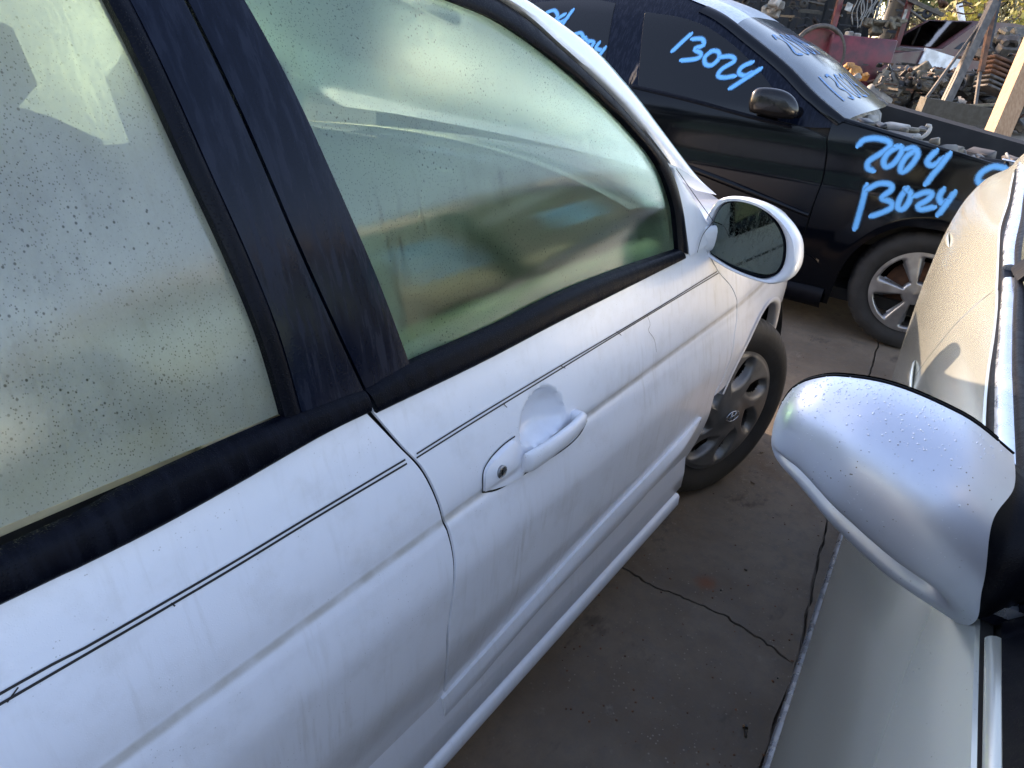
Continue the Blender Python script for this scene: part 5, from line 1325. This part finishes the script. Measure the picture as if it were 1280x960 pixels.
# wire basket of white bits on the bench
junk('wire_basket', at(1068, 50, 11.6), .22, 'card', 'tangle of white wire parts on the red cabinet top', 'wire basket', n=7, seed=4)
junk('parts_heap', at(1092, 33, 12.6), .26, 'castal', 'pale greasy part on the dark shed shelf', 'scrap part', n=6, seed=6)
junk('parts_heap', at(1120, 28, 12.4), .22, 'castal', 'pale bracket stack hanging beside the right red post', 'scrap part', n=7, seed=8)
junk('parts_heap', at(962, 10, 12.8), .28, 'card', 'pale fluffy bundle left of the red post in the shed', 'scrap part', n=8, seed=12)
o = MB().box((0, 0, 0), (.11, .02, .14), RZ).make('paper_tag', M['card'], smooth=False); o.location = at(1061, 9, 12.3); o.rotation_euler = (0, .5, 0); tag(o, 'small white tag hanging by the cords in the shed', 'tag')
o = MB().box((0, 0, 0), (.05, .02, .16), RZ).make('paper_tag', M['card'], smooth=False); o.location = at(1131, 18, 12.3); tag(o, 'white label stuck on the right red post', 'tag')
# engines on the ground
def engine(px, py, d, s, lab, seed, face='castal'):
    P = base_of(at(px, py, d)); e = empty('engine', lab, 'engine', P, atan2(RT.y, RT.x)+.2); random.seed(seed)
    MB().box((0, 0, .30*s), (.60*s, .5*s, .42*s), bev=.04*s).make('engine_block', M['oily'], e)
    mb = MB()
    for i in range(14):
        R_ = Matrix.Rotation(random.uniform(0, 3), 3, 'Y'); mb.box((random.uniform(-.3, .3)*s, -.26*s, random.uniform(.12, .5)*s), (random.uniform(.06, .16)*s, .08*s, random.uniform(.05, .12)*s), R_, bev=.01)
    mb.make('engine_bracket', M['oily'], e, sharp=30)
    mb = MB(); rows = [[Vector((-.38*s + .10*s*r*cos(t)*.3 - .05, .20*s*r*cos(t) - .1*s, .36*s + .26*s*r*sin(t))) for r in (.1, .6, 1, .95)] for t in [2*pi*i/18 for i in range(19)]]
    TB = Matrix.Translation((-.36*s, -.10*s, .33*s)) @ Matrix.Rotation(.5, 4, 'Z') @ Matrix.Rotation(.2, 4, 'X')
    mb.rev([(.05*s, -.20*s), (.10*s, -.20*s), (.13*s, -.12*s), (.17*s, -.10*s), (.24*s, .02*s), (.27*s, .05*s), (.27*s, .09*s), (.05*s, .10*s)], 26, TB, fn=lambda r, a_, q: (r*(1+.10*sin(3*q+1)+.04*sin(7*q)), a_))
    for t in range(9): mb.bar(TB @ Vector((.10*s*cos(t*.7), -.15*s, .10*s*sin(t*.7))), TB @ Vector((.26*s*cos(t*.7), .03*s, .26*s*sin(t*.7))), .018*s, .03*s)
    mb.box((-.40*s, -.16*s, .14*s), (.16*s, .16*s, .16*s), Matrix.Rotation(.4, 3, 'Y'), bev=.04*s); mb.make('gearbox_casing', M[face], e, sharp=40)
    mb = MB()
    for i in range(4): mb.tube([(-.2*s+i*.14*s, -.05*s, .5*s), (-.2*s+i*.14*s, -.14*s, .60*s), (-.13*s+i*.13*s, -.05*s, .64*s), (-.08*s+i*.12*s, .06*s, .60*s)], .022*s, 8)
    mb.box((.06*s, 0, .56*s), (.5*s, .3*s, .08*s), bev=.02); mb.make('intake_manifold', M['steel'], e, sharp=40)
    mb = MB().rev([(.001, -.34*s), (.06*s, -.34*s), (.15*s, -.33*s), (.17*s, -.36*s), (.17*s, -.30*s), (.15*s, -.26*s), (.001, -.26*s)], 30, Matrix.Translation((.02*s, 0, .17*s))); mb.make('flywheel_pulley', M['oily'], e, sharp=30)
    return e
e1 = engine(1128, 128, 10.2, 1.15, 'greasy engine with pale gearbox casing standing on the ground past the black car', 21)
MB().box((.13, -.30, .66), (.16, .03, .08), bev=.005).make('blue_label', M['blue'], e1)
e2 = engine(1165, 112, 11.6, 1.0, 'brown engine block behind the hoist foot, grey ribbed face', 33, 'rust')
# tin can / cylinder and orange rags
o = MB().tube([(-.18, 0, 0), (.18, 0, 0)], .085, 20).make('exhaust_can', M['card']); o.location = at(1097, 121, 9.6); o.rotation_euler = (0, .45, atan2(RT.y, RT.x)); tag(o, 'grey metal can lying on its side before the engine', 'can')
junk('orange_scrap', at(1066, 89, 10), .20, 'orange', 'orange plastic scrap piled below the red cabinet', 'plastic scrap', n=6, seed=13)
junk('orange_scrap', at(1076, 95, 9.9), .16, 'orange', 'lower orange scrap next to the pale gearbox', 'plastic scrap', n=4, seed=14)
junk('parts_heap', at(1067, 100, 9.8), .13, 'card', 'white lump under the orange plastic scrap', 'scrap part', n=3, seed=15)
# steel tripod hoist
h = empty('hoist_frame', 'weathered steel engine hoist frame leaning over a dark base beam', 'hoist', base_of(at(1180, 135, 8.6)))
D = 8.6
def hb(p, q, w_, mat='steel', nm='strut', dd=0): MB().bar(lw(h, at(*p, D+dd)), lw(h, at(*q, D+dd)), w_, w_*.8, up=FW_).make(nm, M[mat], h, smooth=False)
hb((1180, 133), (1243, 2), .10, nm='leg'); hb((1156, 125), (1236, 16), .03); hb((1176, 132), (1196, 90), .03); hb((1246, -10), (1226, 90), .06, 'rust', 'leg', .3); hb((1249, -10), (1234, 60), .07, 'oily', 'leg', .5); hb((1226, 85), (1218, 140), .035, 'steel', 'strut', .3)
hb((1150, 133), (1262, 152), .22, 'oily', 'base_beam'); hb((1190, 133), (1260, 130), .03, 'castal', 'cross_bar'); hb((1190, 134), (1222, 141), .03, 'castal', 'cross_bar')
# timber post near the black car's nose
tp = empty('timber_post', 'pale new timber post leaning to the right behind the nose of the black car', 'post', base_of(at(1240, 178, 4.9)))
A1 = at(1243, 182, 4.9); B1 = at(1312, 20, 4.9); dd_ = (A1-B1).normalized(); k_ = (A1.z-gz(A1))/-dd_.z; A1 = A1 + dd_*max(0, k_)
ud = (B1-A1).normalized()
MB().bar(A1-tp.location, B1-tp.location, .150, .04, up=FW_).make('plank', M['wood'], tp, smooth=False)
MB().bar(A1-RT*.085-FW_*.03-tp.location, B1-RT*.085-FW_*.03-tp.location, .03, .10, up=FW_).make('plank', M['wood'], tp, smooth=False)
# radiator stack right
TRL = ['topmost rusty tray of the leaning stack left of the timber post', 'second rusty tray from the top of the leaning stack', 'third rusty tray from the top of the leaning stack', 'fourth tray from the top, lowest of the rusty ones', 'fifth tray from the top, uppermost of the grey ones', 'second lowest grey tray of the leaning stack', 'bottom grey tray of the leaning stack beside the post']
for k in range(7):
    P = at(1252-k*1.5, 78+k*6.0, 9.2-.02*k); o = MB().box((0, 0, 0), (.42, .30, .035), RZ, bev=.008).make('metal_tray', M['rust'] if k < 4 else M['steel']); o.location = P; o.rotation_euler = (.12, .28, 0)
    tag(o, TRL[k], 'tray', 'stack of rusty trays')
for k, (px, py, s_, mt_, lb) in enumerate(((1250, 62, .34, 'steel', 'heap of grey scrap metal on top of the rusty tray stack'), (1262, 52, .3, 'castal', 'pale scrap pieces right of the hoist, near the timber post'), (1230, 118, .3, 'oily', 'dark scrap piled between hoist and tray stack'),
     (1262, 128, .35, 'oily', 'black scrap block right behind the timber post'), (1275, 150, .3, 'steel', 'grey debris on the ground at the right edge behind the post'), (1205, 108, .3, 'oily', 'black machine part behind the hoist leg'),
     (1160, 98, .36, 'castal', 'round pale drum casing with rings behind the engine'))):
    junk('scrap_heap', at(px, py, 9.8), s_, mt_, lb, 'scrap heap', n=10, seed=40+k)
# old cars further back
def far_car(px, py, d, rz, L_, mat, lab, hgt=1.35, glass='glass_tint', dark_roof=False, gzv=None):
    P = at(px, py, d); g0 = gzv if gzv is not None else gz(P); c_ = empty('parked_car', lab, 'car', (P.x, P.y, g0), rz)
    W2 = .84
    prof = [(-L_/2, .30), (-L_/2, .72), (-L_/2+.15, .88), (-L_*.30, .92), (-L_*.17, hgt-.04), (-L_*.05, hgt), (L_*.10, hgt-.02), (L_*.25, .93), (L_/2-.25, .80), (L_/2, .62), (L_/2, .30)]
    n = len(prof); rows = []
    for s_, k in ((-1, .86), (-1, 1), (1, 1), (1, .86)):
        rows.append([Vector((x, s_*W2*(k if z <= .95 else k*.80), z if k == 1 or z < .95 else z)) for x, z in prof])
    mb = MB().grid([rows[1], rows[2]]); mb.add(rows[1], [tuple(range(n))]); mb.add(rows[2], [tuple(range(n-1, -1, -1))]); mb.make('body', M[mat], c_, sharp=25)
    for sgn in (-1, 1):
        MB().add([(x, sgn*(W2*.995 if z < .96 else W2*.815), z) for x, z in ((-L_*.26, .95), (-L_*.155, hgt-.08), (L_*.085, hgt-.07), (L_*.20, .95))], [(0, 1, 2, 3)]).make('side_window', M[glass], c_, smooth=False)
        for wx in (-L_*.29, L_*.31): MB().rev([(.12, 0), (.2, -.01), (.30, .0), (.31, .06), (.31, .16), (.12, .16), (.12, 0)], 24, Matrix.Translation((wx, sgn*W2-.0 if sgn < 0 else sgn*W2-.16, .31))).make('wheel', M['tyre'], c_)
    for x0, x1 in ((-L_*.295, -L_*.175), (L_*.245, L_*.105)):
        z0, z1 = .94, hgt-.05; MB().add([(x0+(.02 if x0 > 0 else -.02), -W2*.78, z0+.01), (x0+(.02 if x0 > 0 else -.02), W2*.78, z0+.01), (x1+(.02 if x0 > 0 else -.02), W2*.66, z1+.01), (x1+(.02 if x0 > 0 else -.02), -W2*.66, z1+.01)], [(0, 1, 2, 3)]).make('screen', M[glass], c_, smooth=False)
    return c_
rz0 = atan2(RT.y, RT.x)
far_car(1195, 95, 13.0, rz0+pi+.15, 4.4, 'carred', 'faded maroon car with pale trim behind the steel hoist', 1.42, gzv=.50)
far_car(1140, 60, 22.0, rz0+.1, 4.6, 'carblue', 'dark blue car in the far row below the shed corner', 1.45, gzv=.05)
far_car(1236, 60, 23.0, rz0-.1, 4.6, 'carwhite', 'white van-like car in the far row right of the hoist', 1.75, gzv=.05)
far_car(1290, 55, 22.0, rz0+.05, 4.4, 'carwhite', 'white pickup in the far row at the right edge', 1.8, gzv=.05)
o = MB().box((0, 0, 0), (.16, .05, 1.3), bev=.02).make('open_hood', M['carwhite']); o.location = at(1204, 34, 18); o.rotation_euler = (.2, -.65, rz0); tag(o, 'pale raised hood panel sticking up before the yellow-green tree', 'car hood')
# white strip (pale fender) before the maroon car
o = MB().bar(at(1152, 70, 11.9), at(1202, 86, 11.9), .10, .26).make('loose_fender', M['carwhite'], smooth=False); tag(o, 'loose white fender panel lying before the maroon car', 'fender')

# trees
def tree(P, h_, r, leaf, lab, seed, n=2600, ls=.16):
    random.seed(seed); t = empty('tree', lab, 'tree', P)
    mb = MB().tube(resample([(0, 0, 0), (.1, .05, h_*.25), (-.05, .1, h_*.5), (.05, 0, h_*.8)], 12), [.22*(1-.7*i/11) for i in range(12)], 9)
    for k in range(7):
        a_ = random.uniform(0, 2*pi); z0 = h_*random.uniform(.2, .6); rr_ = r*random.uniform(.5, .9)
        mb.tube(resample([(0, 0, z0), (rr_*.4*cos(a_), rr_*.4*sin(a_), z0+h_*.12), (rr_*cos(a_), rr_*sin(a_), z0+h_*.2)], 8), [.08*(1-.8*i/7) for i in range(8)], 6)
    mb.make('trunk', M['bark'], t)
    cl = []
    for k in range(26):
        a_ = random.uniform(0, 2*pi); q = random.uniform(.15, 1)**.6; zz = h_*random.uniform(.12, .98)
        wz = sqrt(max(.05, 1-((zz/h_)-.5)**2*2.6)); cl.append((Vector((r*q*wz*cos(a_), r*q*wz*sin(a_), zz)), r*random.uniform(.22, .42)))
    V = []; F = []
    for i in range(n):
        c_, cr = random.choice(cl); d = Vector((random.gauss(0, 1), random.gauss(0, 1), random.gauss(0, 1))).normalized()*cr*random.uniform(.4, 1.05); p = c_ + d
        u = Vector((random.gauss(0, 1), random.gauss(0, 1), random.gauss(0, 1))).normalized(); v = u.cross(d).normalized(); s_ = ls*random.uniform(.5, 1.2); b = len(V)
        V += [p-u*s_, p+v*s_*.5, p+u*s_, p-v*s_*.5]; F.append((b, b+1, b+2, b+3))
    mesh('crown', V, F, M[leaf], t, smooth=False)
def gp(px, d):
    P = at(px, 70, d); return Vector((P.x, P.y, gz(P)-.3))
tree(gp(1218, 26), 5.2, 2.0, 'leaf_y', 'sunlit yellow-green tree behind the top of the hoist', 61, 4200, .13)
tree(gp(1262, 34), 8, 3.2, 'leaf', 'dark green tree at the upper right corner', 62, 4500, .2)
tree(gp(1292, 31), 7, 2.6, 'leaf_g', 'grey-green tree beyond the right edge of the yard', 63, 3500, .2)
tree(gp(1180, 30), 8.5, 2.6, 'leaf_g', 'grey-brown thin tree between the shed and the yellow-green tree', 64, 3400, .15)
tree(gp(1160, 40), 9, 4, 'leaf', 'dark tree far behind the shed corner', 65, 4000, .25)
tree(gp(1230, 48), 11, 5, 'leaf', 'tall dark tree in the far background behind the yard', 66, 4500, .3)
tree(gp(1320, 48), 11, 5, 'leaf', 'tall dark tree far right outside the yard', 67, 3500, .3)
print('objects', len(bpy.data.objects))
tree(Vector((-13, -3, 0)), 6, 3.2, 'leaf_g', 'grey-green tree behind the photographer, seen only in mirrors', 71, 2500, .25)
tree(Vector((-11, 3.5, 0)), 5, 3.0, 'leaf', 'dark bushy tree behind the photographer, left, seen only in mirrors', 72, 2500, .25)
tree(Vector((-12, -9, 0)), 7, 3.5, 'leaf', 'dark bushy tree behind the photographer, right, seen only in mirrors', 73, 2500, .25)

def clutter(name, lab, cat, c, ext, n, sc, mats, seed, drop=False):
    random.seed(seed); mb = MB(); cut = []
    for i in range(n):
        p = RT*(random.uniform(-1, 1)*ext[0]) + FW_*(random.uniform(-1, 1)*ext[1]) + VZ*(random.uniform(-1, 1)*ext[2])
        R_ = Matrix.Rotation(random.uniform(0, 3), 3, 'Z') @ Matrix.Rotation(random.uniform(-1.2, 1.2), 3, 'X'); k = i % 4; z = sc*random.uniform(.4, 1.3)
        if k == 0: mb.box(p, (z, z*random.uniform(.2, .8), z*random.uniform(.15, .5)), R_, bev=z*.05)
        elif k == 1: mb.tube([p + R_ @ Vector((-z, 0, 0)), p + R_ @ Vector((0, z*.3, z*.1)), p + R_ @ Vector((z, 0, 0))], z*random.uniform(.05, .16), 7)
        elif k == 2: mb.rev([(z*.1, -z*.15), (z*.45, -z*.12), (z*.5, 0), (z*.45, z*.12), (z*.2, z*.15)], 12, Matrix.Translation(p) @ R_.to_4x4())
        else: mb.bar(p, p + R_ @ Vector((z*random.uniform(1, 2.6), 0, 0)), z*.1, z*.25)
        cut.append(len(mb.F))
    o = mb.make(name, [M[m_] for m_ in mats], sharp=30); o.location = c; tag(o, lab, cat); o['kind'] = 'stuff'
    i = 0; mi = [random.randrange(len(mats)) for _ in cut]
    for p in o.data.polygons:
        while p.index >= cut[i] and i < len(cut)-1: i += 1
        p.material_index = mi[i]
    return o
clutter('shelf_clutter', 'dark jumble of parts and hoses inside the open shed', 'scrap', at(1075, 22, 14.2), (2.6, .5, .7), 170, .16, ['oily', 'oily', 'rust', 'shed', 'shed', 'steel'], 81)
clutter('shelf_clutter', 'dark jumble of parts at the left end of the shed', 'scrap', at(960, 20, 13.6), (1.5, .5, .5), 90, .16, ['oily', 'oily', 'shed', 'shed', 'steel'], 82)
clutter('yard_scrap', 'rusty scrap metal strewn round the hoist and the greasy engine', 'scrap', at(1190, 112, 10.6), (1.2, .6, .28), 190, .13, ['rust', 'oily', 'steel', 'oily', 'castal'], 83)
clutter('yard_scrap', 'dark scrap metal piled at the right edge behind the timber post', 'scrap', at(1268, 112, 9.6), (.55, .6, .42), 150, .13, ['rust', 'oily', 'steel', 'oily'], 84)
clutter('yard_scrap', 'oily odds and ends along the foot of the red cabinet', 'scrap', at(1095, 112, 10.6), (.6, .5, .16), 70, .10, ['rust', 'oily', 'steel', 'castal'], 85)
for k, (p1, p2, lb) in enumerate((((1100, 2), (1088, 46), 'leftmost thin frame tube inside the shed'), ((1116, -4), (1160, 30), 'slanting tube from the shed roof towards the trees'), ((985, -4), (1030, 6), 'short slanting tube at the shed roof left of the posts'))):
    o = MB().tube([at(*p1, 13.2), at(*p2, 13.2)], .025, 8).make('frame_tube', M['steel']); tag(o, lb, 'tube')
# grit lying on the concrete of the aisle
random.seed(91); mb = MB()
for k in range(420):
    q = on_z(random.uniform(700, 1110), random.uniform(400, 960), 0)
    r_ = random.choice((.0008, .0012, .0012, .002, .003)); n4 = random.randint(4, 6)
    rws = [[q + Vector((r_*sin(e_)*cos(t*2*pi/n4)*random.uniform(.7, 1.3), r_*sin(e_)*sin(t*2*pi/n4)*random.uniform(.7, 1.3), r_*.6*cos(e_)+r_*.3)) for t in range(n4)] for e_ in (.05, .9, 1.7, 2.6)]
    mb.grid(rws, closed=True)
o = mb.make('grit', M['rust']); tag(o, 'fine dark grit scattered over the concrete aisle', 'grit'); o['kind'] = 'stuff'

clutter('yard_scrap', 'dark tangle of brackets and hoses in front of the greasy engine', 'scrap', at(1135, 108, 9.5), (.42, .15, .22), 70, .09, ['oily', 'oily', 'steel', 'rust'], 86)
